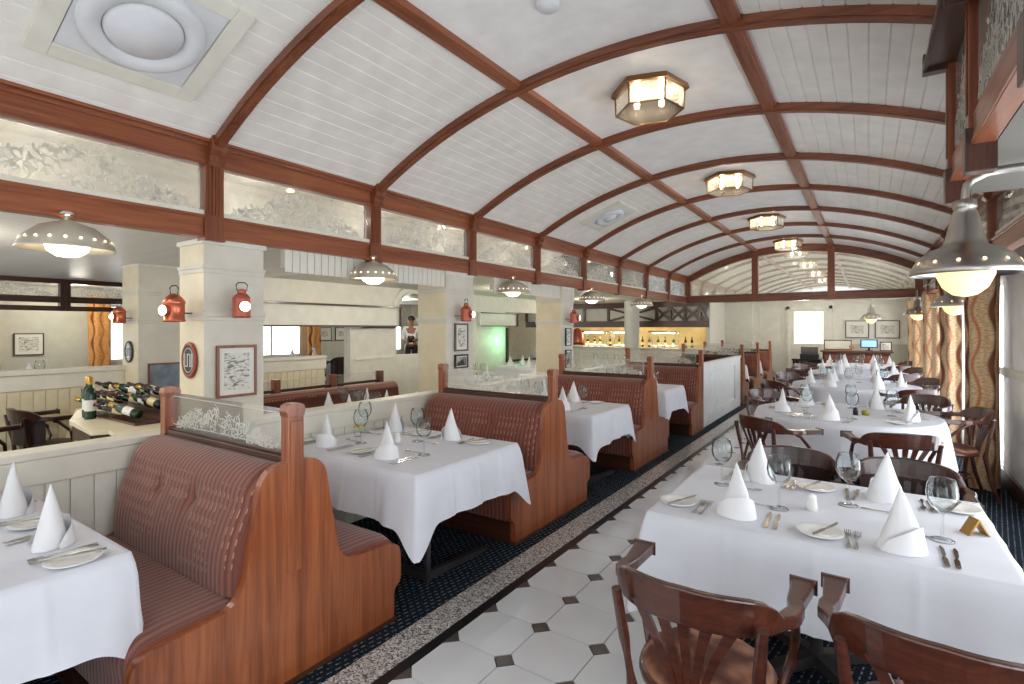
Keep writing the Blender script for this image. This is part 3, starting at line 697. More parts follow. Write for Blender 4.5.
    inst('etching', etching(W, .195, int(y0 * 10) % 7, 1.0), p, (0, -.007, 1.03))
    return g
booth(1.42, 'nearest double booth bench with brown striped cushions and veneered end panel')
booth(3.81, 'second double booth bench from the front, beyond the first white booth table')
booth(6.18, 'third double booth bench from the front, between the second and third booth tables')
booth(8.5, 'fourth booth bench from the front, backing onto the white panelled screen', (-1,))
booth(11.75, 'booth bench just beyond the white panelled screen', (1,))
booth(13.6, 'last but one booth bench, near the back wall', (1, -1))
booth(15.5, 'last booth bench against the back wall beside the aisle', (1, -1))
booth(-.95, 'booth bench at the lower left, behind the leftmost white table', (1,))
# white panelled screen
g = thing('panelled_screen', 'low white panelled screen wall between the fourth and fifth booths', 'screen', (-2.2, 8.62, 0))
mb = MB(); mb.box(-.06, .0, 0, 3.0, 0, 1.0); mb.box(-1.2, 0, 0, .06, 0, 1.0); mb.build('core', MATS['white_wall_paint'], g)
mb = MB(); mb.box(0, .02, 0, .42, 0, 1.0); mb.box(0, .02, 2.5, 3.0, 0, 1.0); mb.box(0, .02, .42, 2.5, .86, 1.0); mb.box(0, .02, .42, 2.5, 0, .2); mb.build('frame', MATS['white_wall_paint'], g, .005)
mb = MB(); mb.box(-.08, .035, -.02, 3.02, 1.0, 1.03); mb.build('cap', MATS['white_wall_paint'], g, .006)

# ------------------------------------------------------------------ tablecloths and tables
def cloth_mesh(kind, a, b, drop, seed, corner=.12):
    """kind rect: half sizes a,b; kind round: radius a.  top at z=0"""
    rnd = random.Random(seed); N = 320; P = []; 
    for k in range(N):
        t = k / N
        if kind == 'rect':
            per = 4 * (a + b); s_ = t * per; r = .03
            seg = [(2 * a, (-a, -b), (1, 0), (0, -1)), (2 * b, (a, -b), (0, 1), (1, 0)), (2 * a, (a, b), (-1, 0), (0, 1)), (2 * b, (-a, b), (0, -1), (-1, 0))]
            for L, o, d_, n_ in seg:
                if s_ <= L + 1e-9: break
                s_ -= L
            x = o[0] + d_[0] * s_; y = o[1] + d_[1] * s_
            dc = min(s_, L - s_); sgn = 1 if s_ > L / 2 else -1
            cf = exp(-(dc / .07) ** 2)
            nx, ny = n_[0] + d_[0] * sgn * cf * .8, n_[1] + d_[1] * sgn * cf * .8; l = math.hypot(nx, ny); nx /= l; ny /= l
            P.append((x, y, nx, ny, cf, min([abs(s_ - L * q) for q in (.27, .52, .77)])))
        else:
            an = 2 * pi * t; dc4 = abs(((an / (pi / 2) + .5) % 1) - .5) * 2
            cf = exp(-((dc4) / .22) ** 2) if True else 0
            P.append((a * cos(an), a * sin(an), cos(an), sin(an), cf, 0))
    ph = [rnd.uniform(0, 6.28) for _ in range(4)]
    def fold(t):
        fr = (9, 14, 22, 31) if kind == 'rect' else (8, 12, 18, 28)
        return sum(sin(2 * pi * f_ * t + p_) * w_ for f_, p_, w_ in zip(fr, ph, (.4, .35, .2, .12)))
    rows = 10; vs_ = [(0, 0, 0)]; fs = []
    rings = [.35, .7, .97, 1.0]
    for q in rings:
        for k in range(N): vs_.append((P[k][0] * q, P[k][1] * q, 0))
    for j in range(1, rows + 1):
        s_ = j / rows
        for k in range(N):
            x, y, nx, ny, cf, dc = P[k]; D = drop + (corner * cf) + .008 * sin(2 * pi * 5 * k / N + ph[1])
            am = (.024 if kind == 'rect' else .034) + .03 * cf
            out = (.007 * exp(-(dc / .012) ** 2) if kind == 'rect' else 0) + .006 + .012 * min(1, j / 2) + s_ * (.03 + am * fold(k / N)) + cf * .05 * s_
            vs_.append((x + nx * out, y + ny * out, -D * s_ - (0 if j > 1 else -.0)))
    for k in range(N): fs.append((0, 1 + k, 1 + (k + 1) % N))
    for i in range(len(rings) - 1 + rows):
        o = 1 + i * N; o2 = o + N
        for k in range(N): fs.append((o + k, o2 + k, o2 + (k + 1) % N, o + (k + 1) % N))
    mb = MB(); mb.add(vs_, fs, 0, True); return mb
ZT = .76
def rect_table(x0, x1, y0, y1, tl, cl, seed, drop=.30, mat=None, z0=0, ped=True, corner=.12):
    cx, cy = (x0 + x1) / 2, (y0 + y1) / 2; a, b = (x1 - x0) / 2, (y1 - y0) / 2
    t = thing('dining_table', tl, 'table', (cx, cy, z0))
    mb = MB(); mb.box(-a + .03, a - .03, -b + .03, b - .03, ZT - .035, ZT - .004); mb.build('tabletop', DKX, t)
    if ped == 'booth':
        lx, ly = a - .17, -b + .27
        mb = MB(); mb.prism([(-.014, 0), (.014, 0), (.03, ZT - .035), (-.03, ZT - .035)], 'x', lx - .012, lx + .012); mb.build('column', IRON, t)
        mb = MB(); mb.box(lx - .02, lx + .02, ly * 0 + -.0, .62, .012, .045, M=Matrix.Identity(4)); 
        mb = MB(); mb.prism([(.0, .02), (.60, .0), (.60, .025), (.0, .075)], 'x', lx - .02, lx + .02); mb.build('foot', IRON, t)
        mb = MB(); mb.prism([(lx, .02), (lx - .6, .0), (lx - .6, .025), (lx, .075)], 'y', -.02, .02); mb.build('foot', IRON, t)
        for ch_ in kids(t):
            if ch_.name.startswith(('column', 'foot')): ch_.location.y = ly
    else:
        mb = MB(); mb.tube([(0, 0, .04), (0, 0, ZT - .035)], .028, 8); mb.build('column', IRON, t)
    for k in range(0 if ped == 'booth' else 4):
        an = pi / 4 + k * pi / 2 if b > .35 else k * pi / 2; L = min(.42, math.hypot(a, b) * .7)
        mb = MB(); mb.prism([(0, .03), (L, .0), (L, .025), (0, .09)], 'y', -.028, .028, 0, False, Matrix.Rotation(an, 4, 'Z')); mb.build('foot', IRON, t)
    c_ = cloth_mesh('rect', a, b, drop, seed, corner).build('tablecloth', mat or CLOTHW, None, 0, (cx, cy, z0 + ZT)); tag(c_, cl, 'tablecloth')
    return cx, cy
def round_table(cx, cy, r, tl, cl, seed, drop=.36, z0=0, rot=0):
    t = thing('dining_table', tl, 'table', (cx, cy, z0))
    mb = MB(); mb.lathe([(0, ZT - .035), (r - .03, ZT - .035), (r - .03, ZT - .004), (0, ZT - .004)], 32, smooth=False); mb.build('tabletop', DKX, t)
    mb = MB(); mb.tube([(0, 0, .04), (0, 0, ZT - .035)], .04, 8); mb.build('column', IRON, t)
    for k in range(4):
        mb = MB(); mb.prism([(0, .03), (.4, 0), (.4, .025), (0, .1)], 'y', -.03, .03, 0, False, Matrix.Rotation(pi / 4 + k * pi / 2, 4, 'Z')); mb.build('foot', IRON, t)
    c_ = cloth_mesh('round', r, r, drop, seed, .12).build('tablecloth', CLOTHW, None, 0, (cx, cy, z0 + ZT)); c_.rotation_euler = (0, 0, rot); tag(c_, cl, 'tablecloth')

# ---- tableware prototypes (placed later)
def napkin_mesh(seed):
    mb = MB(); rnd = random.Random(seed); nt, nz = 28, 10
    def fn(u, v):
        a = 2 * pi * u; r = .072 * (1 - v) ** .95 + .0015; r *= 1 + .12 * cos(a * 2 + .4) + .05 * sin(3 * a + seed) + .05 * (((a * 1.6 + v * 2) % 1.3) < .1)
        if 0 < v < .25: r *= 1.0
        lean = .006 * sin(v * 3)
        return (r * cos(a) + lean, r * sin(a) * .82, .235 * v)
    mb.grid(fn, nt, nz)
    def cuff(u, v):      # folded corner wrapped round the front of the cone
        a = -pi * .85 + pi * 1.25 * u; e = sin(pi * u); zt = .012 + .085 * e ** .7
        r = .082 + .006 * (1 - v) - .012 * v * e; return (r * cos(a), r * sin(a) * .86, zt * v)
    mb.grid(cuff, 16, 3); return mb.mesh('napkin', NAPW)
NAPK = [napkin_mesh(s_) for s_ in (1, 2, 3)]
mb = MB(); mb.lathe([(0, .003), (.034, .003), (.036, 0), (.036, .002), (.006, .008), (.0042, .02), (.004, .085), (.008, .098), (.028, .112), (.043, .135), (.047, .16), (.044, .19), (.037, .215), (.0355, .215), (.0425, .19), (.0455, .16), (.0415, .137), (.027, .115), (0, .106)], 24, M=Matrix.Scale(1.13, 4)); WG = mb.mesh('wine_glass', GLASS)
mb = MB(); mb.lathe([(0, .006), (.05, .006), (.058, .009), (.082, .017), (.086, .016), (.084, .012), (.056, .001), (.04, 0), (0, 0)], 28); mb.lathe([(.081, .0185), (.086, .0185)], 28); SP = mb.mesh('side_plate', PORC)
mb = MB(); mb.prism([(-.003, 0), (.003, 0), (.0085, -.02), (.008, -.09), (.004, -.1), (-.004, -.1), (-.008, -.09), (-.0085, -.02)], 'z', .001, .005); mb.prism([(-.003, 0), (.004, 0), (.009, .03), (.009, .09), (.003, .115), (-.004, .108), (-.004, .03)], 'z', .002, .0045); KN = mb.mesh('knife', STEEL)
mb = MB(); mb.prism([(-.0025, .02), (.0025, .02), (.003, -.03), (.0075, -.08), (.006, -.1), (-.006, -.1), (-.0075, -.08), (-.003, -.03)], 'z', .001, .004); mb.prism([(-.0025, .02), (.0025, .02), (.0115, .045), (.0115, .062), (-.0115, .062), (-.0115, .045)], 'z', .003, .006)
for q in (-.0098, -.0033, .0033, .0098): mb.prism([(q - .0017, .06), (q + .0017, .06), (q + .001, .105), (q - .001, .105)], 'z', .004, .0065)
FK = mb.mesh('fork', STEEL)
mb = MB(); mb.prism([(-.0025, .02), (.0025, .02), (.003, -.03), (.007, -.08), (.005, -.09), (-.005, -.09), (-.007, -.08), (-.003, -.03)], 'z', .001, .004); mb.lathe([(0, .001), (.01, .003), (.016, .008), (.0145, .008), (0, .0035)], 14, (0, .042, 0), fx=.9, fy=1.5); SPN = mb.mesh('spoon', STEEL)
mb = MB(); mb.lathe([(0, 0), (.026, 0), (.024, .03), (.02, .055), (.022, .06), (.012, .075), (0, .078)], 18); SHK = mb.mesh('salt_shaker', PORC)
mb = MB(); mb.prism([(-.04, 0), (-.034, 0), (0, .058), (.034, 0), (.04, 0), (.002, .066), (-.002, .066)], 'y', -.028, .028); TENT = mb.mesh('menu_card', GOLD)
CNT = {}
def put(name, me, x, y, z, rz, label, cat, group=None):
    o = bpy.data.objects.new(name, me); COL.objects.link(o); o.location = (x, y, z); o.rotation_euler = (0, 0, rz); tag(o, label, cat, group); return o
def setting(tname, spot, x, y, ang, z=ZT, lvl=3, glass=True, plate=True, knives=True):
    """x,y napkin; ang 0: the diner looks to +y"""
    z += .0015; ca, sa = cos(ang), sin(ang); rnd = random.Random(hash_(tname + spot))
    def w(dx, dy): return x + dx * ca - dy * sa, y + dx * sa + dy * ca
    j = lambda s_=.01: rnd.uniform(-s_, s_)
    at = f'at {spot} of {tname}'
    p = w(0, 0); put('folded_napkin', NAPK[rnd.randrange(3)], *p, z, ang + rnd.uniform(-.5, .5), 'white napkin cone ' + at, 'napkin', 'folded napkins')
    if glass: p = w(.15 + j(), .19 + j()); put('wine_glass', WG, *p, z, 0, 'clear stemmed wine glass ' + at, 'glass', 'wine glasses')
    if plate and lvl > 1: p = w(-.27 + j(), .0 + j()); put('side_plate', SP, *p, z, 0, 'small white side plate ' + at, 'plate', 'side plates')
    if lvl > 2:
        if plate: p = w(-.245, .005); put('butter_knife', KN, *p, z + .018, ang - .35, 'butter knife on plate ' + at, 'knife', 'butter knives')
        for k, dx in enumerate((-.165, -.135)): p = w(dx, .0 + j()); put('fork', FK, *p, z, ang + j(.08), ('outer' if k == 0 else 'inner') + ' steel fork ' + at, 'fork', 'forks')
        for k, dx in enumerate((.13, .165)): p = w(dx, -.01 + j()); put('table_knife', KN, *p, z, ang + j(.08), ('outer' if k else 'inner') + ' steel table knife ' + at, 'knife', 'table knives')
        p = w(.02, .2 + j()); put('dessert_spoon', SPN, *p, z, ang + pi / 2, 'dessert spoon ' + at, 'spoon', 'dessert spoons')
    elif lvl > 1:
        p = w(.15, 0); put('table_knife', KN, *p, z, ang, 'steel table knife ' + at, 'knife', 'table knives')
        p = w(-.15, 0); put('fork', FK, *p, z, ang, 'steel fork ' + at, 'fork', 'forks')
def hash_(s_):
    h = 7
    for ch in s_: h = (h * 31 + ord(ch)) % 1000003
    return h
# booth tables
rect_table(-3.4, -2.29, -.3, .83, 'pedestal table under the leftmost cloth in the lower left corner', 'white tablecloth on the leftmost booth table, cut by the frame edge', 1)
T0 = 'the leftmost booth table'
setting(T0, 'wall side far', -3.2, .70, pi); setting(T0, 'aisle side far', -2.62, .68, pi)
setting(T0, 'wall side near', -3.2, -.1, 0, lvl=1); setting(T0, 'aisle side near', -2.62, -.1, 0, lvl=1)
rect_table(-3.4, -2.12, 2.16, 3.2, 'iron footed pedestal table between the first and second booths', 'white tablecloth between the first and second booths, hem nearly to the seat', 2, corner=.15, ped='booth')
T1 = 'the first full booth table'
for sp, x, y, a in (('near wall', -3.2, 2.36, 0), ('near aisle', -2.58, 2.36, 0), ('far wall', -3.2, 3.02, pi), ('far aisle', -2.6, 3.02, pi)): setting(T1, sp, x, y, a)
rect_table(-3.35, -2.18, 4.58, 5.5, 'pedestal table between the second and third booths', 'white tablecloth between the second and third booths', 3, corner=.12, ped='booth')
T2 = 'the second full booth table'
for sp, x, y, a in (('near wall', -3.15, 4.76, 0), ('near aisle', -2.6, 4.76, 0), ('far wall', -3.15, 5.32, pi), ('far aisle', -2.78, 5.36, pi)): setting(T2, sp, x, y, a, lvl=2)
rect_table(-3.3, -2.25, 6.95, 7.8, 'pedestal table between the third and fourth booths', 'white tablecloth between the third and fourth booths', 4)
T3 = 'the third full booth table'
for sp, x, y, a in (('near wall', -3.1, 7.12, 0), ('near aisle', -2.65, 7.12, 0), ('far wall', -3.1, 7.63, pi), ('far aisle', -2.65, 7.63, pi)): setting(T3, sp, x, y, a, lvl=1)
for k, yy in enumerate((12.68, 14.55)):
    nm = ('beyond the white screen', 'by the last booth')[k]
    rect_table(-3.3, -2.3, yy - .24, yy + .24, 'pedestal booth table ' + nm, 'white tablecloth on the booth table ' + nm, 5 + k)
    setting('the booth table ' + nm, 'near aisle', -2.6, yy - .1, 0, lvl=1); setting('the booth table ' + nm, 'far aisle', -2.6, yy + .1, pi, lvl=1)
# yellow posy and salt on first booth table
put('salt_shaker', SHK, -2.86, 2.72, ZT, 0, 'white porcelain shaker in the middle of the first full booth table', 'shaker')
g = thing('posy', 'small posy of yellow flowers on the first full booth table', 'flowers', (-3.28, 2.70, ZT))
mb = MB(); mb.lathe([(0, 0), (.022, 0), (.026, .02), (.018, .05), (.02, .055)], 14); mb.build('vase', GLASS, g)
mb = MB()
for k in range(9):
    a = k * 2.4; mb.lathe([(0, .0), (.014, .004), (.012, .012), (0, .014)], 7, (.02 * cos(a), .02 * sin(a), .06 + .006 * (k % 3)))
o = mb.build('blossoms', plain('yellow_petal', (226, 190, 60), .6), g)
# near right table
rect_table(-.84, .44, 2.34, 3.34, 'near right dining table set for four', 'white tablecloth on the near right table, long front drop', 11, drop=.33, corner=.12)
TN = 'the near right table'
for sp, x, y, a in (('front left', -.49, 2.52, 0), ('front right', .10, 2.48, 0), ('back left', -.49, 3.15, pi), ('back right', .08, 3.14, pi)): setting(TN, sp, x, y, a)
put('salt_shaker', SHK, -.215, 2.78, ZT, 0, 'white porcelain shaker between glasses on the near right table', 'shaker')
put('menu_card', TENT, .36, 2.83, ZT, R(25), 'small gold tent card at the right edge of the near table', 'card')
# round tables
round_table(-.2, 6.15, .78, 'round table behind the near right table', 'white cloth falling in folds over the first round table', 21, rot=R(-22))
TR = 'the first round table'
for k, an in enumerate((-100, -20, 60, 130, 200)):
    a = R(an); sp = ('front', 'right', 'back right', 'back left', 'left')[k]
    setting(TR, sp, -.2 + .55 * cos(a), 6.15 + .55 * sin(a), a + pi / 2, lvl=3 if k in (0, 4) else 2)
o = MB(); o.lathe([(0, 0), (.03, 0), (.035, .03), (.03, .045), (.0, .045)], 16); put('butter_dish', o.mesh('butter_dish', plain('olive_glaze', (150, 150, 60), .3)), -.02, 6.1, ZT, 0, 'small olive green dish in the centre of the first round table', 'dish')
o = MB(); o.lathe([(0, 0), (.022, 0), (.02, .05), (.012, .07), (0, .075)], 14); put('pepper_mill', o.mesh('pepper_mill', BLACK), -.1, 6.06, ZT, 0, 'small black pepper pot in the centre of the first round table', 'pepper pot')
for j, (cy, nm) in enumerate(((9.3, 'the second round table'), (11.9, 'the third round table'), (14.2, 'the fourth round table'))):
    round_table(-.17, cy, .8, 'round pedestal table, ' + nm.replace('the ', '') + ' down the right side', 'white cloth over ' + nm + ' down the right side', 30 + j, rot=R(-22))
    for k in range(6):
        a = R(-120 + 60 * k); setting(nm, ('front left', 'front right', 'right', 'back right', 'back left', 'left')[k], -.17 + .56 * cos(a), cy + .56 * sin(a), a + pi / 2, lvl=1)

# ------------------------------------------------------------------ armchairs
def make_chair(label, seatm, wm):
    g = thing('armchair', label, 'chair')
    mb = MB()     # seat pad
    mb.lathe([(0, .485), (.12, .483), (.19, .474), (.215, .455), (.215, .44), (0, .44)], 28, (0, .02, 0), fy=1.0); mb.build('seat', seatm, g)
    mb = MB(); mb.lathe([(.19, .405), (.222, .405), (.228, .42), (.222, .442), (.19, .442)], 28, (0, .02, 0)); mb.build('seat_ring', wm, g)
    for sx in (-1, 1):
        mb = MB(); mb.tube([(sx * .155, .17, .42), (sx * .17, .2, .22), (sx * .18, .22, 0)], [.021, .018, .013], 8); mb.build('leg', wm, g)
        mb = MB(); mb.tube([(sx * .19, -.30, 0), (sx * .185, -.24, .2), (sx * .18, -.20, .42), (sx * .20, -.225, .6), (sx * .215, -.255, .765)], [.014, .018, .02, .018, .016], 8); mb.build('leg', wm, g)
        mb = MB(); mb.tube([(sx * .215, .06, .42), (sx * .245, .1, .5), (sx * .262, .08, .6), (sx * .27, -.02, .70), (sx * .262, -.06, .715)], [.014, .016, .015, .014, .013], 8); mb.build('arm_support', wm, g)
    # horseshoe rail
    n = 30; vs_ = []; sec = 4
    def path(t):        # t -1..1
        a = t * R(118); x = .275 * sin(a) * (1 if abs(t) < .8 else 1); y = -.02 - .255 * cos(a)
        if abs(t) > .75: q = (abs(t) - .75) / .25; x = math.copysign(.265 + .01 * q, t); y = -.02 - .255 * cos(.75 * R(118)) + .20 * q
        return Vector((x, y, 0))
    rows = []
    for i in range(n + 1):
        t = -1 + 2 * i / n; p = path(t); d_ = (path(min(1, t + .02)) - path(max(-1, t - .02))).normalized(); nn = Vector((d_.y, -d_.x, 0))
        m_ = max(0, 1 - (abs(t) / .52) ** 6) if abs(t) < .52 else 0
        zc = .735 + .025 * max(0, 1 - abs(t) * 1.3); hh = .020 ; top = zc + hh + .065 * m_; bot = zc - hh - .012 * m_
        th = .014 + .010 * (abs(t) > .6) + (.012 * max(0, (abs(t) - .8) / .2)); lean = .018 * m_
        rows.append([p + nn * (th + lean) + Vector((0, 0, top)), p - nn * th + nn * lean + Vector((0, 0, top)), p - nn * th + Vector((0, 0, bot)), p + nn * th + Vector((0, 0, bot))])
    mb = MB(); vs_ = [q for r_ in rows for q in r_]
    mb.add(vs_, [(i * 4 + k, i * 4 + (k + 1) % 4, (i + 1) * 4 + (k + 1) % 4, (i + 1) * 4 + k) for i in range(n) for k in range(4)] + [(0, 1, 2, 3), (n * 4 + 3, n * 4 + 2, n * 4 + 1, n * 4)], 0, False)
    o = mb.build('arm_rail', wm, g, .006)
    # fan splats
    for k in range(5):
        s_ = (k - 2) / 2; mb = MB(); pts = [(s_ * .035, -.195, .43), (s_ * .05, -.215, .53), (s_ * .09, -.24, .64), (s_ * .145, -.268 + abs(s_) * .02, .75)]
        pr = []
        for j, (x, y, z) in enumerate(pts):
            wd = (.010, .011, .014, .019)[j]; pr.append([(x - wd, y - .006, z), (x + wd, y - .006, z), (x + wd, y + .006, z), (x - wd, y + .006, z)])
        vs_ = [q for r_ in pr for q in r_]; mb.add(vs_, [(i * 4 + q, i * 4 + (q + 1) % 4, (i + 1) * 4 + (q + 1) % 4, (i + 1) * 4 + q) for i in range(3) for q in range(4)])
        mb.build('splat', wm, g)
    mb = MB(); mb.lathe([(.155, .19), (.165, .2), (.155, .21), (.145, .2), (.155, .19)], 24, (0, 0, 0)); mb.build('stretcher_ring', wm, g)
    # backrest upholstered pad low
    return g
chA = make_chair('dark bentwood armchair with tan seat at the front left of the near table', TAP, CHWR); chA.location = (-.455, 1.84, 0)
KIDS.clear()
copy_tree(chA, (.17, 1.90, 0), R(-4), 'dark bentwood armchair at the front right of the near table, cut by the frame', 'bentwood armchairs')
chA['group'] = 'bentwood armchairs'
chB = make_chair('dark leather armchair at the back left of the near table', LEATH, CHW); chB.location = (-.38, 3.50, 0); chB.rotation_euler = (0, 0, R(186)); chB['group'] = 'bentwood armchairs'
mb = MB(); mb.grid(lambda u, v: ((.225 * sin(R(-70) + R(140) * u)), -.02 - .235 * cos(R(-70) + R(140) * u), .50 + .24 * v), 16, 4); mb.grid(lambda u, v: ((.24 * sin(R(-70) + R(140) * u)), -.02 - .25 * cos(R(-70) + R(140) * u), .50 + .24 * v), 16, 4); mb.build('back_pad', LEATH, chB)
mb = MB()
for k in range(22):
    a = R(-70 + 140 * k / 21); mb.lathe([(0, .004), (.004, 0)], 6, (.226 * sin(a), -.02 - .236 * cos(a), .73))
o = mb.build('nail_heads', BRASS, chB); o['kind'] = 'stuff'
KIDS.clear()
def ch(src, x, y, deg, label): copy_tree(src, (x, y, 0), R(deg), label, 'bentwood armchairs')
ch(chB, .16, 3.52, 174, 'dark leather armchair at the back right of the near table')
ch(chA, -.66, 5.12, -38, 'dark armchair turned sideways at the front left of the first round table')
ch(chA, .16, 4.98, 14, 'dark armchair at the front right of the first round table, seen from behind')
ch(chA, .66, 6.55, 100, 'dark armchair by the curtain right of the first round table')
ch(chA, -.92, 7.0, -128, 'dark armchair at the back left of the first round table')
ch(chA, .45, 7.35, 150, 'dark armchair at the back right of the first round table')
for cy, nm in ((9.3, 'second'), (11.9, 'third'), (14.2, 'fourth')):
    ch(chA, -1.0, cy - .62, -50, f'dark armchair at the front left of the {nm} round table')
    ch(chA, .42, cy - .85, 30, f'dark armchair at the front right of the {nm} round table')
    ch(chA, .62, cy + .72, 128, f'dark armchair at the back right of the {nm} round table')
    ch(chA, -1.0, cy + .62, -130, f'dark armchair at the back left of the {nm} round table')

# ------------------------------------------------------------------ ceiling lanterns
def make_lantern(label):
    g = thing('ceiling_lantern', label, 'ceiling light')
    def hexa(r, z): return [(r * cos(R(255 + 60 * k)), r * sin(R(255 + 60 * k)), z) for k in range(6)]
    a, b, a2, e_ = hexa(.275, 0), hexa(.29, -.045), hexa(.25, -.045), hexa(.28, -.02)
    mb = MB(); mb.add(a + e_ + b + a2, [(6 * q + k, 6 * q + (k + 1) % 6, 6 * q + 6 + (k + 1) % 6, 6 * q + 6 + k) for q in range(3) for k in range(6)] + [tuple(range(6))]); mb.build('top_ring', BRASS, g)
    mb = MB(); mb.add(hexa(.25, -.043), [tuple(range(6))]); mb.build('reflector', PORC, g)
    A, B_ = hexa(.255, -.045), hexa(.25, -.19)
    for k in range(6):
        k2 = (k + 1) % 6
        mb = MB(); mb.add([A[k], A[k2], B_[k2], B_[k]], [(0, 1, 2, 3)]); mb.build('side_pane', LANTG, g)
    mb = MB(); mb.add(B_, [tuple(range(6))]); mb.build('bottom_pane', LANTG, g)
    mb = MB()
    for k in range(6):
        for p, q in ((A[k], B_[k]), (B_[k], B_[(k + 1) % 6])): mb.tube([p, q], .0065, 4)
    mb.build('leading', BRASS, g)
    for q in (20, 200):
        mb = MB(); x, y = .09 * cos(R(q)), .09 * sin(R(q)); mb.lathe([(0, -.16), (.018, -.15), (.024, -.125), (.02, -.1), (.012, -.08), (.012, -.045)], 12, (x, y, 0)); mb.build('bulb', HOT, g)
    return g
L0 = make_lantern('nearest hexagonal brass and glass ceiling lantern'); L0.location = (-1.37, 3.87, vz(-1.37)); L0['group'] = 'hexagonal ceiling lanterns'
KIDS.clear()
for y, nm in ((6.66, 'second hexagonal brass ceiling lantern down the vault'), (9.44, 'third hexagonal brass ceiling lantern down the vault'), (12.2, 'farthest hexagonal brass ceiling lantern, before the gable')):
    copy_tree(L0, (-1.37, y, vz(-1.37)), 0, nm, 'hexagonal ceiling lanterns')
# vents
def vent(label, x, y, s_, rz=0):
    sl = atan2(-(x - VC), vz(x) - (VP_ - VR)); g = thing('ceiling_vent', label, 'vent', (x, y, vz(x) - .008)); g.rotation_euler = (0, -sl, 0)
    g.rotation_euler = (0, math.asin((x - VC) / VR), 0)
    h = s_ / 2
    mb = MB()
    for a in ((-h, h, -h, -h + .09), (-h, h, h - .09, h), (-h, -h + .09, -h + .09, h - .09), (h - .09, h, -h + .09, h - .09)): mb.box(*a, -.03, .01)
    mb.build('frame', OFFW, g, .004)
    mb = MB(); mb.box(-h + .095, h - .095, -h + .095, h - .095, -.022, -.01); mb.build('plate', WHITEP, g)
    r = h - .11
    mb = MB(); mb.lathe([(r, -.02), (r, -.04), (r - .03, -.06), (r - .09, -.045), (r - .10, -.02)], 40); mb.build('outer_ring', WHITEP, g)
    mb = MB(); mb.lathe([(r - .10, -.03), (r - .115, -.058), (0, -.062)], 40); mb.build('round_disc', WHITEP, g)
vent('large white round air vent in the near left vault bay', -3.0, 1.14, .76)
vent('small white round air vent further down the left vault', -2.93, 6.68, .62)
mb = MB(); mb.lathe([(.07, 0), (.07, -.02), (.055, -.035), (0, -.04)], 20); put('smoke_detector', mb.mesh('smoke_detector', WHITEP), -1.48, 2.54, vz(-1.48), 0, 'white smoke detector on the vault at the top edge', 'smoke detector')

# ------------------------------------------------------------------ perforated dome pendants on the left
def make_dome(label):
    g = thing('dome_pendant', label, 'pendant lamp')
    mb = MB(); pr = [(.03, .15), (.05, .14), (.12, .115), (.18, .065), (.205, .02), (.21, 0), (.215, -.008), (.208, -.008), (.2, .02), (.17, .06), (.11, .105), (.03, .13)]; mb.lathe(pr, 32); mb.build('shade', plain('shade_enamel', (196, 190, 174), .35, .4), g)
    mb = MB(); mb.lathe([(0, -.05), (.05, -.042), (.088, -.015), (.098, .02), (.09, .06), (.03, .1)], 24); mb.build('globe', emit('hot_globe', (255, 238, 208), 6 * LAMP) if 'hg' not in MATS else MATS['hg'], g)
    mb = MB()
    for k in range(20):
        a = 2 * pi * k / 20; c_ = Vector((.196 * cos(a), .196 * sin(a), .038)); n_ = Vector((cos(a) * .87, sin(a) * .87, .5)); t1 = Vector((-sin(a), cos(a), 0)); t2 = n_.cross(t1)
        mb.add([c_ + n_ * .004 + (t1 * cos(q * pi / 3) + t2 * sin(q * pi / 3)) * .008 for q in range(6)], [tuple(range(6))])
    o = mb.build('light_holes', emit('lit_hole', (255, 238, 205), 1.6), g); o['kind'] = 'stuff'  # glowing discs: lamplight through the holes put in as emission
    mb = MB(); mb.tube([(0, 0, .13), (0, 0, .2)], .014, 8); mb.lathe([(.0, .2), (.035, .2), (.035, .185), (.014, .175)], 14); mb.build('stem', PEWTER, g)
    return g
D0 = make_dome('nearest perforated dome lamp under the left frieze'); D0.location = (-3.58, 1.0, 2.03 - .0); D0['group'] = 'perforated dome lamps'
KIDS.clear()
for y, nm in ((3.12, 'second perforated dome lamp along the left frieze'), (5.3, 'third perforated dome lamp along the left frieze'), (7.5, 'fourth perforated dome lamp along the left frieze'), (9.7, 'fifth perforated dome lamp along the left frieze')):
    copy_tree(D0, (-3.58, y, 2.03), 0, nm, 'perforated dome lamps')
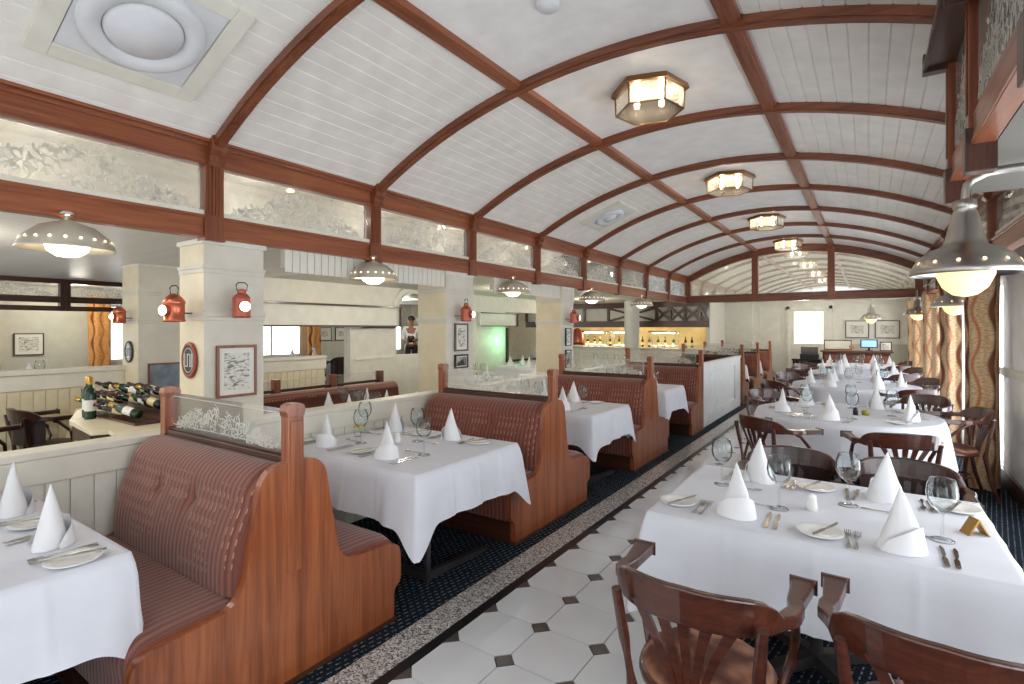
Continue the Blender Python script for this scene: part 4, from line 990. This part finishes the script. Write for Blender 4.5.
# ------------------------------------------------------------------ pewter gooseneck pendants on the right
def make_goose(label, arm=True):
    g = thing('pendant_lamp', label, 'pendant lamp')
    pr = [(.03, .34), (.05, .335), (.052, .30), (.046, .295), (.055, .27), (.085, .15), (.095, .125), (.15, .105), (.20, .07), (.232, .02), (.245, -.01), (.238, -.012), (.225, .01), (.19, .06), (.14, .09), (.08, .10)]
    mb = MB(); mb.lathe(pr, 40); mb.build('shade', PEWTER, g)
    mb = MB(); mb.lathe([(0, -.115), (.05, -.105), (.095, -.07), (.122, -.015), (.125, .02), (.10, .07), (.06, .1)], 32); mb.build('globe', BULB, g)
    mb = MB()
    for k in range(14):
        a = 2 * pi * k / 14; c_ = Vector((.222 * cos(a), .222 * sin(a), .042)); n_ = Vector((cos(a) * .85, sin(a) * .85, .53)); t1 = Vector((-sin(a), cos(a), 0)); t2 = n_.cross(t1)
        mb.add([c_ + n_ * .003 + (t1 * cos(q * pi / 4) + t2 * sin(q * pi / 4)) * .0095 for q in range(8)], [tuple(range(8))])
    o = mb.build('light_holes', emit('pewter_lit_hole', (255, 226, 186), .9), g); o['kind'] = 'stuff'  # emissive discs standing for light that shows through the shade
    if arm:
        mb = MB(); mb.tube([(0, 0, .33), (.003, 0, .37), (.008, 0, .405), (.03, 0, .43), (.09, 0, .455), (.18, 0, .46), (.34, 0, .46), (.5, 0, .462)], .019, 10); mb.lathe([(.05, 0), (.05, .03), (0, .035)], 16, M=Matrix.Translation((.5, 0, .462)) @ Matrix.Rotation(R(90), 4, 'Y')); mb.build('arm', PEWTER, g)
    return g
G0 = make_goose('large near pewter pendant lamp with a warm globe on a curved arm'); G0.location = (.375, 3.22, 1.86); G0.scale = (.88, .88, 1)
KIDS.clear()
mb = MB(); mb.tube([(0, 0, .33), (0, 0, .47)], .012, 8); hang = mb.mesh('stem', PEWTER)
G1 = make_goose('second pewter globe pendant, hanging before the curtains', False); G1.location = (.83, 7.9, 1.86); G1.scale = (.93, .93, 1); inst('stem', hang, G1, (0, 0, 0))
KIDS.clear()
copy_tree(G1, (.78, 12.6, 1.86), 0, 'third pewter globe pendant, near the far curtains')
G2 = copy_tree(G1, (.06, 15.2, 1.82), 0, 'small pewter globe pendant in front of the back wall pictures')
# ------------------------------------------------------------------ ship lanterns on the columns
def ship_lantern(label, loc, rz, mat, glow=True, roundb=False):
    """front face toward local +x"""
    g = thing('ship_lantern', label, 'wall lantern', loc, rz)
    if not roundb:
        mb = MB(); mb.lathe([(.055, 0), (.06, .01), (.06, .13), (.045, .155), (.03, .165), (.03, .19), (0, .2)], 8, (.0, 0, 0), smooth=False); mb.build('body', mat, g, .003)
    else:
        mb = MB(); mb.lathe([(.06, 0), (.068, .01), (.062, .02), (.062, .12), (.068, .13), (.05, .16), (.03, .18), (0, .19)], 16); mb.build('body', mat, g)
    mb = MB(); mb.tube([(.055, 0, .075), (.085, 0, .075)], .038, 16); mb.build('lens_rim', mat, g)
    mb = MB(); mb.lathe([(0, .014), (.02, .011), (.034, 0)], 16, (0, 0, 0), M=Matrix.Translation((.084, 0, .075)) @ Matrix.Rotation(R(90), 4, 'Y')); mb.build('lens', LENS if glow else LANTG, g)
    mb = MB(); mb.tube([(0, .03 * 1, .185), (0, .036, .225), (0, .02, .24), (0, -.02, .24), (0, -.036, .225), (0, -.03, .185)], .004, 6); mb.build('handle', IRON, g)
    mb = MB(); mb.tube([(-.05, -.04, .06), (-.11, -.04, .06), (-.11, .04, .06), (-.05, .04, .06)], .004, 6); mb.build('bracket', IRON, g)
    return g
ship_lantern('red copper ship lantern with glowing lens on the first column', (-3.545, 1.935, 1.67), R(-15), REDCOP)
ship_lantern('polished copper ship lantern on the left side of the first column', (-3.80, 1.62, 1.64), R(-72), COPPER, True, True)
ship_lantern('polished copper ship lantern on the left side of the rear column', (-6.86, 2.37, 1.65), R(-75), COPPER, True, True)
ship_lantern('red ship lantern on the column behind the second booth', (-3.555, 4.37, 1.67), R(15), REDCOP)
ship_lantern('red ship lantern on the column behind the third booth', (-3.555, 6.85, 1.67), R(20), REDCOP)
# ------------------------------------------------------------------ frames and plaques.  normal: '+x' or '-y'
def picture(label, loc, w, h, normal, frame, printm, mat=PAPER, border=.03, name='framed_picture', th=.02):
    g = thing(name, label, 'picture', loc, 0 if normal == '-y' else R(90)); b = .018 if w > .2 else .012
    mb = MB(); mb.box(-w / 2, w / 2, -th, 0, -h / 2, -h / 2 + b); mb.box(-w / 2, w / 2, -th, 0, h / 2 - b, h / 2); mb.box(-w / 2, -w / 2 + b, -th, 0, -h / 2 + b, h / 2 - b); mb.box(w / 2 - b, w / 2, -th, 0, -h / 2 + b, h / 2 - b); mb.build('frame', frame, g, .002)
    mb = MB(); mb.box(-w / 2 + b, w / 2 - b, -th * .6, -th * .3, -h / 2 + b, h / 2 - b); mb.build('mount', mat, g)
    mb = MB(); mb.box(-w / 2 + b + border, w / 2 - b - border, -th * .7, -th * .55, -h / 2 + b + border, h / 2 - b - border); mb.build('print', printm, g)
    return g
picture('framed certificate in a mahogany frame on the first column', (-3.655, 1.955, 1.30), .28, .36, '+x', WZ, PRINT, border=.035)
picture('blue grey picture on the rear column behind the wine bottles', (-6.715, 2.80, 1.02), .42, .36, '+x', WZ, BLUEP, BLUEP, .0)
picture('upper grey framed picture on the column behind the second booth', (-3.655, 4.40, 1.50), .22, .30, '+x', plain('grey_frame', (96, 88, 76), .4), PRINT, border=.03)
picture('lower dark photograph on the column behind the second booth', (-3.655, 4.40, 1.24), .22, .15, '+x', BLACK, PHOTO, border=.01)
picture('upper narrow frame on the column behind the third booth', (-3.655, 6.85, 1.47), .16, .26, '+x', BLACK, PRINT, border=.025)
picture('lower narrow frame on the column behind the third booth', (-3.655, 6.85, 1.15), .16, .26, '+x', BLACK, PHOTO, border=.025)
picture('left framed engraving on the back wall above the desk', (-.24, BY - .02, 1.565), .52, .46, '-y', BLACK, PRINT, border=.10)
picture('right framed engraving on the back wall above the desk', (.41, BY - .02, 1.565), .52, .46, '-y', BLACK, PRINT, border=.10)
picture('framed print on the far left wall between amber curtains', (-11.99, 2.82, 1.32), .40, .38, '+x', DKZ, PRINT, border=.05)
picture('left of two small frames on the far wall beyond the middle bench', (-11.99, 8.78, 1.44), .42, .36, '+x', BLACK, PRINT, border=.09)
picture('right of two small frames on the far wall beyond the middle bench', (-11.99, 9.32, 1.44), .42, .36, '+x', BLACK, PRINT, border=.09)
def plaque(label, loc, ring, face, letters):
    g = thing('oval_plaque', label, 'plaque', loc)
    M_ = Matrix.Rotation(R(90), 4, 'X')
    mb = MB(); mb.lathe([(0, 0), (.098, 0), (.102, .008), (.098, .016), (.082, .018), (.08, .012)], 36, M=M_, fy=1.22); mb.build('rim', ring, g)
    mb = MB(); mb.lathe([(0, .013), (.081, .013)], 36, M=M_, fy=1.22); mb.build('face', face, g)
    mb = MB(); c2 = .0145
    for dx in (-.036, 0.0, .036):
        mb.box(dx - .014, dx - .006, -c2 - .002, -c2, -.045, .045)
        if dx <= 0: mb.box(dx - .014, dx + .014, -c2 - .002, -c2, -.045 if dx < 0 else .037, -.037 if dx < 0 else .045)
        else: mb.box(dx + .006, dx + .014, -c2 - .002, -c2, -.045, .045)
    mb.tube([(.068 * cos(a), -.015, 1.22 * .068 * sin(a)) for a in [2 * pi * k / 32 for k in range(33)]], .0022, 4)
    mb.build('monogram', letters, g)
plaque('black oval plaque with a red rim and pale monogram on the first column', (-3.83, 1.735, 1.38), plain('red_enamel', (150, 62, 50), .35), BLACK, PAPER)
plaque('white oval plaque with dark monogram on the rear column', (-6.93, 2.492, 1.33), plain('dark_enamel', (60, 60, 66), .35), PAPER, BLACK)

# ------------------------------------------------------------------ curtains
def curtain(label, x, y, wy, wx, z0, z1, mat, seed, name='curtain', folds=5):
    rnd = random.Random(seed); ph = rnd.uniform(0, 6)
    def fn(u, v):
        a = 2 * pi * u; tie = 1 - .10 * sin(pi * v); r = 1 + .16 * sin(folds * a * 1 + ph) + .03 * sin(v * 4 + a)
        return (wx / 2 * cos(a) * r * tie, wy / 2 * sin(a) * r * tie, z0 + (z1 - z0) * v)
    mb = MB(); mb.grid(fn, 60, 14, uv=True); o = mb.build(name, mat, None, 0, (x, y, 0)); tag(o, label, 'curtain'); return o
curtain('nearest patterned tan curtain gathered beside the right wall', .95, 7.05, .40, .26, .01, 2.25, CURT, 1)
curtain('second patterned tan curtain from the front on the right', .97, 9.45, .5, .26, .01, 2.25, CURT, 2)
curtain('third patterned curtain from the front on the right', .96, 11.95, .55, .3, .01, 2.25, CURT, 3)
curtain('fourth patterned curtain from the front on the right', .94, 14.0, .5, .34, .01, 2.25, CURT, 4)
curtain('farthest patterned curtain in the right back corner', .96, 16.0, .45, .3, .01, 2.25, CURT, 5)
def sheer(label, x, y0, y1, seed):
    mb = MB(); n = int((y1 - y0) / .02); mb.grid(lambda u, v: (.02 * sin(u * (y1 - y0) * 60 + seed), (y1 - y0) * u, .03 + 2.2 * v), n, 1); o = mb.build('sheer_curtain', SHEER, None, 0, (x, y0, 0)); tag(o, label, 'curtain')
sheer('white sheer voile between the first and second patterned curtains', 1.06, 7.15, 9.3, 1)
sheer('white sheer voile between the second and third patterned curtains', 1.06, 9.6, 11.8, 2)
sheer('white sheer voile between the third and fourth patterned curtains', 1.06, 12.15, 13.85, 3)
for nm, y in (('left of the framed print', 2.1), ('right of the framed print, by the window', 3.78), ('beyond the middle low wall, by the bright window', 8.33)):
    o = curtain('amber curtain on the far left wall ' + nm, -11.8, y, .34 if y < 8 else .36, .2, .25, 2.2, CURTO, int(y * 10))

# ------------------------------------------------------------------ back area: desk, monitor, side station
g = thing('reception_desk', 'red brown wooden cabinet desk against the back wall', 'desk', (-.25, 15.6, 0))
mb = MB(); mb.box(-.7, .7, -.25, .25, 0, 1.0); mb.build('body', DKX, g, .01)
mb = MB(); mb.box(-.75, .75, -.3, .3, 1.0, 1.04); mb.build('worktop', WX, g, .006)
for k in range(4): mb = MB(); mb.box(-.66 + .335 * k, -.36 + .335 * k, -.27, -.25, .12, .92); mb.build('door', WZ, g, .006)
g = thing('monitor', 'small black monitor with blue screen on the back desk', 'monitor', (.02, 15.6, 1.04)); g.scale = (.8, 1, .72)
mb = MB(); mb.box(-.22, .22, -.02, .02, .1, .38); mb.build('case', BLACK, g, .006); mb = MB(); mb.box(-.19, .19, -.024, -.02, .13, .355); mb.build('screen', SCREEN, g)
mb = MB(); mb.box(-.03, .03, -.02, .02, .02, .12); mb.box(-.1, .1, -.08, .08, 0, .02); mb.build('stand', BLACK, g)
g = picture('long white board in a dark frame leaning at the left of the desk', (-.64, 15.75, 1.17), .6, .25, '-y', BLACK, OFFW, OFFW, .02, 'framed_board')
g = picture('small framed notice at the right end of the back desk', (.36, 15.75, 1.15), .24, .22, '-y', BLACK, PRINT, PAPER, .03, 'framed_board')
for k, x in enumerate((-.36, -.30)):
    mb = MB(); mb.lathe([(0, 0), (.02, 0), (.005, .01), (.005, .05), (.025, .09), (.02, .13)], 12); put('small_goblet', mb.mesh('small_goblet', plain('amber_glass', (200, 130, 60), .2)), x, 15.45, 1.04, 0, ('left' if k == 0 else 'right') + ' small amber goblet on the back desk', 'goblet')
g = thing('side_station', 'dark waiter station with shelves left of the back desk', 'cabinet', (-1.25, 14.9, 0))
mb = MB(); mb.box(-.3, -.26, -.2, .2, 0, .8); mb.box(.26, .3, -.2, .2, 0, .8); mb.build('side_panel', BLACK, g)
mb = MB(); mb.box(-.32, .32, -.22, .22, .8, .84); mb.box(-.26, .26, -.18, .18, .35, .38); mb.build('shelf', BLACK, g); mb = MB(); mb.box(-.26, .26, .16, .18, 0, .8); mb.build('back_panel', DKX, g)
g = thing('till', 'black boxy till standing on the dark waiter station', 'till', (-1.2, 14.9, .84))
mb = MB(); mb.box(-.2, .2, -.15, .15, 0, .12); mb.build('base', BLACK, g, .01); mb = MB(); mb.prism([(-.12, .12), (.12, .12), (.12, .3), (-.04, .3)], 'x', -.18, .18); mb.build('keyboard_housing', IRON, g, .01)
# ------------------------------------------------------------------ side room: bench, tables, chairs, wine table
g = thing('middle_bench', 'long brown bench back with glass screen beyond the booth wall', 'bench', (-5.15, 2.5, 0))
pr = [(-.03, 0), (-.03, .9)] + [(.1 * cos(R(180 - 180 * k / 10)) + .07, .82 + .1 * sin(R(180 - 180 * k / 10))) for k in range(11)] + [(.22, .48), (.62, .46), (.66, .4), (.64, 0)]
mb = MB(); mb.prism(pr, 'y', 0, 2.25, smooth=False); mb.build('cushion', UPH, g)
for y in (.04, .72, 1.44, 2.16): mb = MB(); mb.box(-.12, -.04, y - .035, y + .035, .85, 1.05); mb.build('post', WZ, g, .004)
mb = MB(); mb.box(-.1, -.06, 0, 2.2, .91, .94); mb.build('top_rail', DKY, g)
for k in range(3): mb = MB(); mb.box(-.085, -.078, .08 + .72 * k, .68 + .72 * k, .94, 1.04); mb.build('glass_pane', BOOTHG, g)
SIDE = [(-4.45, 5.45, 'the side room table nearest the booth wall'), (-5.7, 7.0, 'the second side room table'), (-4.7, 8.3, 'the third side room table'), (-6.3, 9.8, 'the fourth side room table'), (-4.8, 11.0, 'the fifth side room table'), (-4.07, 3.35, 'the small side room table by the bench')]
for k, (x, y, nm) in enumerate(SIDE):
    hw = .3 if k == 5 else .5
    rect_table(x - hw, x + hw, y - .4, y + .4, 'pedestal table, ' + nm.replace('the ', '', 1), 'white cloth covering ' + nm, 40 + k)
    for sp, dx, dy, a in (('front left', -.25, -.22, 0), ('front right', .25, -.22, 0), ('back left', -.2, .22, pi), ('back right', .28, .22, pi)): setting(nm, sp, x + dx * hw * 2, y + dy, a, lvl=1)
# table across the middle low wall (raised floor) with napkins
rect_table(-8.7, -7.7, .0, 2.2, 'long table on the raised floor beyond the yellow low wall', 'white cloth on the long table beyond the yellow low wall', 60, z0=.2)
for k in range(5): setting('the long raised table', ('first', 'second', 'third', 'fourth', 'fifth')[k] + ' place', -8.1, .3 + .4 * k, pi / 2, z=.96, lvl=1)
rect_table(-9.9, -9.1, 6.0, 6.9, 'raised floor table seen past the middle low wall', 'white cloth on the raised floor table past the middle low wall', 61, z0=.2)
setting('the raised far table', 'left', -9.5, 6.2, pi / 2, z=.96, lvl=1); setting('the raised far table', 'right', -9.5, 6.7, pi / 2, z=.96, lvl=1)
def ch2(x, y, deg, label, z=0): copy_tree(chB, (x, y, z), R(deg), label, 'bentwood armchairs')
ch2(-9.1, 5.75, 60, 'dark armchair by the raised floor table past the middle low wall', .2)
ch2(-8.7, 6.7, 80, 'second dark armchair by the raised floor table, further right', .2)
ch2(-6.35, 1.12, 20, 'dark armchair at the far left edge against the yellow low wall'); ch2(-6.68, 1.72, 5, 'dark armchair between the wine table and the yellow low wall')
rect_table(-6.85, -6.45, 1.98, 2.35, 'small table behind the wine display', 'cream cloth on the small table behind the wine display', 62, mat=CLOTHY)
setting('the small table behind the wine display', 'left', -6.75, 2.1, 0, lvl=1, glass=False); setting('the small table behind the wine display', 'right', -6.55, 2.2, 0, lvl=1, glass=False)
# wine display table
ZW = .93
g = thing('wine_sideboard', 'dark wooden sideboard with pale top displaying wine bottles', 'sideboard', (0, 0, 0))
top = [(-5.3, 1.55), (-4.79, 1.36), (-4.19, 1.30), (-4.15, 1.38), (-3.9, 1.34), (-3.82, 1.56), (-4.08, 1.68), (-4.2, 2.1), (-5.2, 2.35), (-5.9, 2.1)]
cxy = (sum(p[0] for p in top) / 10, sum(p[1] for p in top) / 10)
sh = lambda k: [(cxy[0] + (p[0] - cxy[0]) * k, cxy[1] + (p[1] - cxy[1]) * k) for p in top]
mb = MB(); mb.prism(sh(.95), 'z', 0, ZW - .03); mb.build('body', DKX, g, .005)
mb = MB(); mb.prism(sh(1.03), 'z', ZW - .03, ZW); mb.build('worktop', plain('cream_top', (236, 224, 196), .3), g, .006)
for (ax, ay), (bx_, by_) in ((top[0], top[1]), (top[1], top[2])):
    d_ = Vector((bx_ - ax, by_ - ay, 0)); an = atan2(d_.y, d_.x); L = d_.length
    for zz in (.55, .74):
        mb = MB(); mb.box(.06, L - .06, -.0, .03, 0, .15); o = mb.build('drawer', DKX, g, .005, (ax, ay, zz)); o.rotation_euler = (0, 0, an)
        mb = MB(); mb.tube([(L / 2 - .04, -.025, .08), (L / 2 + .04, -.025, .08)], .006, 6); o2 = mb.build('handle', BRASS, o)
rnd = random.Random(9)
ORD = ('first', 'second', 'third', 'fourth', 'fifth', 'sixth')
for side, xs0, n_, ys0 in (('left', -5.72, 4, 1.86), ('right', -4.88, 5, 1.62)):
    for row in range(2 if side == 'left' else 3):
        for c_ in range(n_):
            x = xs0 + .145 * c_ + rnd.uniform(-.02, .02); y = ys0 + .15 * row + rnd.uniform(-.02, .02); k = c_ + row
            o = put('wine_bottle', BOT_D if (k % 4) else BOT_G, x, y, ZW + .055 + .045 * row, 0, f'{ORD[c_]} wine bottle in {("front", "middle", "back")[row]} row of the {side} rack on the wine sideboard', 'bottle', 'bottles on the wine sideboard')
            o.rotation_euler = (R(76), 0, R(-62 + rnd.uniform(-16, 16))); o.scale = (.85, .85, .85)
    o = MB()
    for row in range(2 if side == 'left' else 3): o.box(xs0 - .12, xs0 + .145 * n_ + .02, ys0 - .10 + .15 * row, ys0 + .05 + .15 * row, ZW + .001, ZW + .016 + .045 * row)
    o = o.build('display_steps', DKX, None); tag(o, f'dark stepped rack under the {side} group of bottles on the wine sideboard', 'wine rack')
for k, (x, y) in enumerate(((-4.86, 1.48), (-4.75, 1.46))): put('champagne_bottle', BOT_G, x, y, ZW, 0, ('left' if k == 0 else 'right') + ' green bottle with gold foil standing at the front of the wine sideboard', 'bottle')

# ------------------------------------------------------------------ waiter seen through the arch
def skin_obj(name, verts, edges, rad, mat, parent, sub=1):
    me = bpy.data.meshes.new(name); me.from_pydata(verts, edges, []); me.materials.append(mat)
    o = bpy.data.objects.new(name, me); COL.objects.link(o); o.parent = parent
    md = o.modifiers.new('skin', 'SKIN'); md.use_smooth_shade = True
    if not me.skin_vertices: me.attributes  # ensure layer
    lay = me.skin_vertices[0].data if len(me.skin_vertices) else None
    if lay:
        for i, r in enumerate(rad): lay[i].radius = (r if isinstance(r, tuple) else (r, r))
        lay[0].use_root = True
    s_ = o.modifiers.new('sub', 'SUBSURF'); s_.levels = sub; s_.render_levels = sub; return o
def person(loc, rz):
    g = thing('person', 'waiter in white shirt and dark waistcoat standing beyond the arch', 'person', loc, rz)
    J = dict(pel=(0, 0, .92), wa=(0, 0, 1.08), ch=(0, .01, 1.3), nk=(0, .0, 1.45), hb=(0, .01, 1.53), hd=(0, .02, 1.62), ht=(0, .02, 1.7),
             sl=(-.17, 0, 1.4), el=(-.25, -.03, 1.14), wl=(-.16, .18, 1.06), kl=(-.10, .02, .5), al=(-.11, 0, .08), fl=(-.12, .14, .04), hl=(-.1, 0, .86),
             sr=(.17, 0, 1.4), er=(.25, -.03, 1.14), wr=(.16, .18, 1.06), kr=(.10, .02, .5), ar=(.11, 0, .08), fr=(.12, .14, .04), hr=(.1, 0, .86))
    rd = dict(pel=.12, wa=.11, ch=.12, nk=.055, hb=.07, hd=.09, ht=.06, sl=.06, el=.045, wl=.03, kl=.06, al=.04, fl=.035, hl=.09, sr=.06, er=.045, wr=.03, kr=.06, ar=.04, fr=.035, hr=.09)
    ks = list(J); ed = [('pel', 'wa'), ('wa', 'ch'), ('ch', 'nk'), ('nk', 'hb'), ('hb', 'hd'), ('hd', 'ht'), ('ch', 'sl'), ('sl', 'el'), ('el', 'wl'), ('ch', 'sr'), ('sr', 'er'), ('er', 'wr'), ('pel', 'hl'), ('hl', 'kl'), ('kl', 'al'), ('al', 'fl'), ('pel', 'hr'), ('hr', 'kr'), ('kr', 'ar'), ('ar', 'fr')]
    V = [J[k] for k in ks]; E = [(ks.index(a), ks.index(b)) for a, b in ed]; RR = [rd[k] for k in ks]
    for s_, w in ((-1, 'wl'), (1, 'wr')):      # hand: palm and five fingers
        wi = ks.index(w); p = Vector(J[w]); V.append(tuple(p + Vector((-s_ * .03, .07, 0)))); RR.append(.026); pi_ = len(V) - 1; E.append((wi, pi_))
        for f_ in range(5):
            q = p + Vector((-s_ * .03, .07, 0)); dx = (f_ - 2) * .016; V.append(tuple(q + Vector((-s_ * .03 + dx, .05 - abs(f_ - 2) * .006, .0)))); RR.append(.009); E.append((pi_, len(V) - 1)); V.append(tuple(q + Vector((-s_ * .05 + dx * 1.2, .075 - abs(f_ - 2) * .008, -.02)))); RR.append(.008); E.append((len(V) - 2, len(V) - 1))
    skin_obj('body', V, E, RR, SKIN, g, 2)
    skin_obj('shirt', [J['wa'], J['ch'], (0, 0, 1.44), J['sl'], J['el'], (-.18, .14, 1.07), J['sr'], J['er'], (.18, .14, 1.07), (0, 0, .95)], [(9, 0), (0, 1), (1, 2), (1, 3), (3, 4), (4, 5), (1, 6), (6, 7), (7, 8)], [.125, .14, .06, .075, .06, .045, .075, .06, .045, .13], NAPW, g)
    skin_obj('waistcoat', [(0, 0, .93), (0, 0, 1.08), (0, .01, 1.24)], [(0, 1), (1, 2)], [.15, .145, .15], BLACK, g)
    skin_obj('trousers', [(0, 0, .95), J['hl'], J['kl'], (-.11, 0, .12), J['hr'], J['kr'], (.11, 0, .12)], [(0, 1), (1, 2), (2, 3), (0, 4), (4, 5), (5, 6)], [.13, .105, .08, .065, .105, .08, .065], BLACK, g)
    mb = MB(); mb.lathe([(.095, .0), (.105, .05), (.09, .1), (.05, .13), (0, .14)], 14, (0, .005, 1.615)); mb.build('hair', BLACK, g)
    mb = MB()
    for sx in (-.035, .035): mb.lathe([(0, .012), (.012, 0)], 8, (sx, .115, 1.63), M=None)
    mb.box(-.01, .01, .10, .13, 1.585, 1.62); mb.box(-.025, .025, .098, .108, 1.555, 1.563); mb.build('face', plain('dark_skin', (110, 66, 50), .5), g)
person((-10.8, 10.8, .2), R(220))

# ------------------------------------------------------------------ small point lights: green accent, buffet, rooms, added roof void fill
def point(name, loc, w, col, r=.05):
    d_ = bpy.data.lights.new(name, 'POINT'); d_.energy = w; d_.color = col; d_.shadow_soft_size = r; o = bpy.data.objects.new(name, d_); COL.objects.link(o); o.location = loc
point('green_accent', (-6.9, 10.0, 1.3), 5, (.25, 1, .45))
for x in (-8.6, -6.9, -5.9, -4.75): point('buffet_glow', (x, 15.3, 1.9), 14, (1, .86, .62), .1)
for x, y in ((-5.5, .6), (-5.5, 5.2), (-5.4, 8.0), (-10.9, 3.2), (-9.8, 9.5), (-5.8, 12.0), (-1.3, 14.6)): point('room_point', (x, y, 2.15), 24, (1, .93, .8), .12)  # warm points below the flat ceilings, no fixtures modelled

for y in (.0, 1.1, 2.5, 3.9, 5.3, 6.7, 8.1, 10.2, 12.0): point('void_fill', (-4.35, y, 2.72), 2.3, (1, .95, .88), .04)  # unseen fill added to lift the grey panes of the left frieze
for y in (4.6, 6.6, 9.0, 11.5): point('void_fill', (1.06, y, 2.85), 1.5, (1, .95, .86), .04)  # same added fill behind the right frieze
for x in (-2.9, -1.4, .2): point('void_fill', (x, 13.7, 3.1), 9, (1, .96, .88), .05)  # fill added behind the gable to whiten its panes
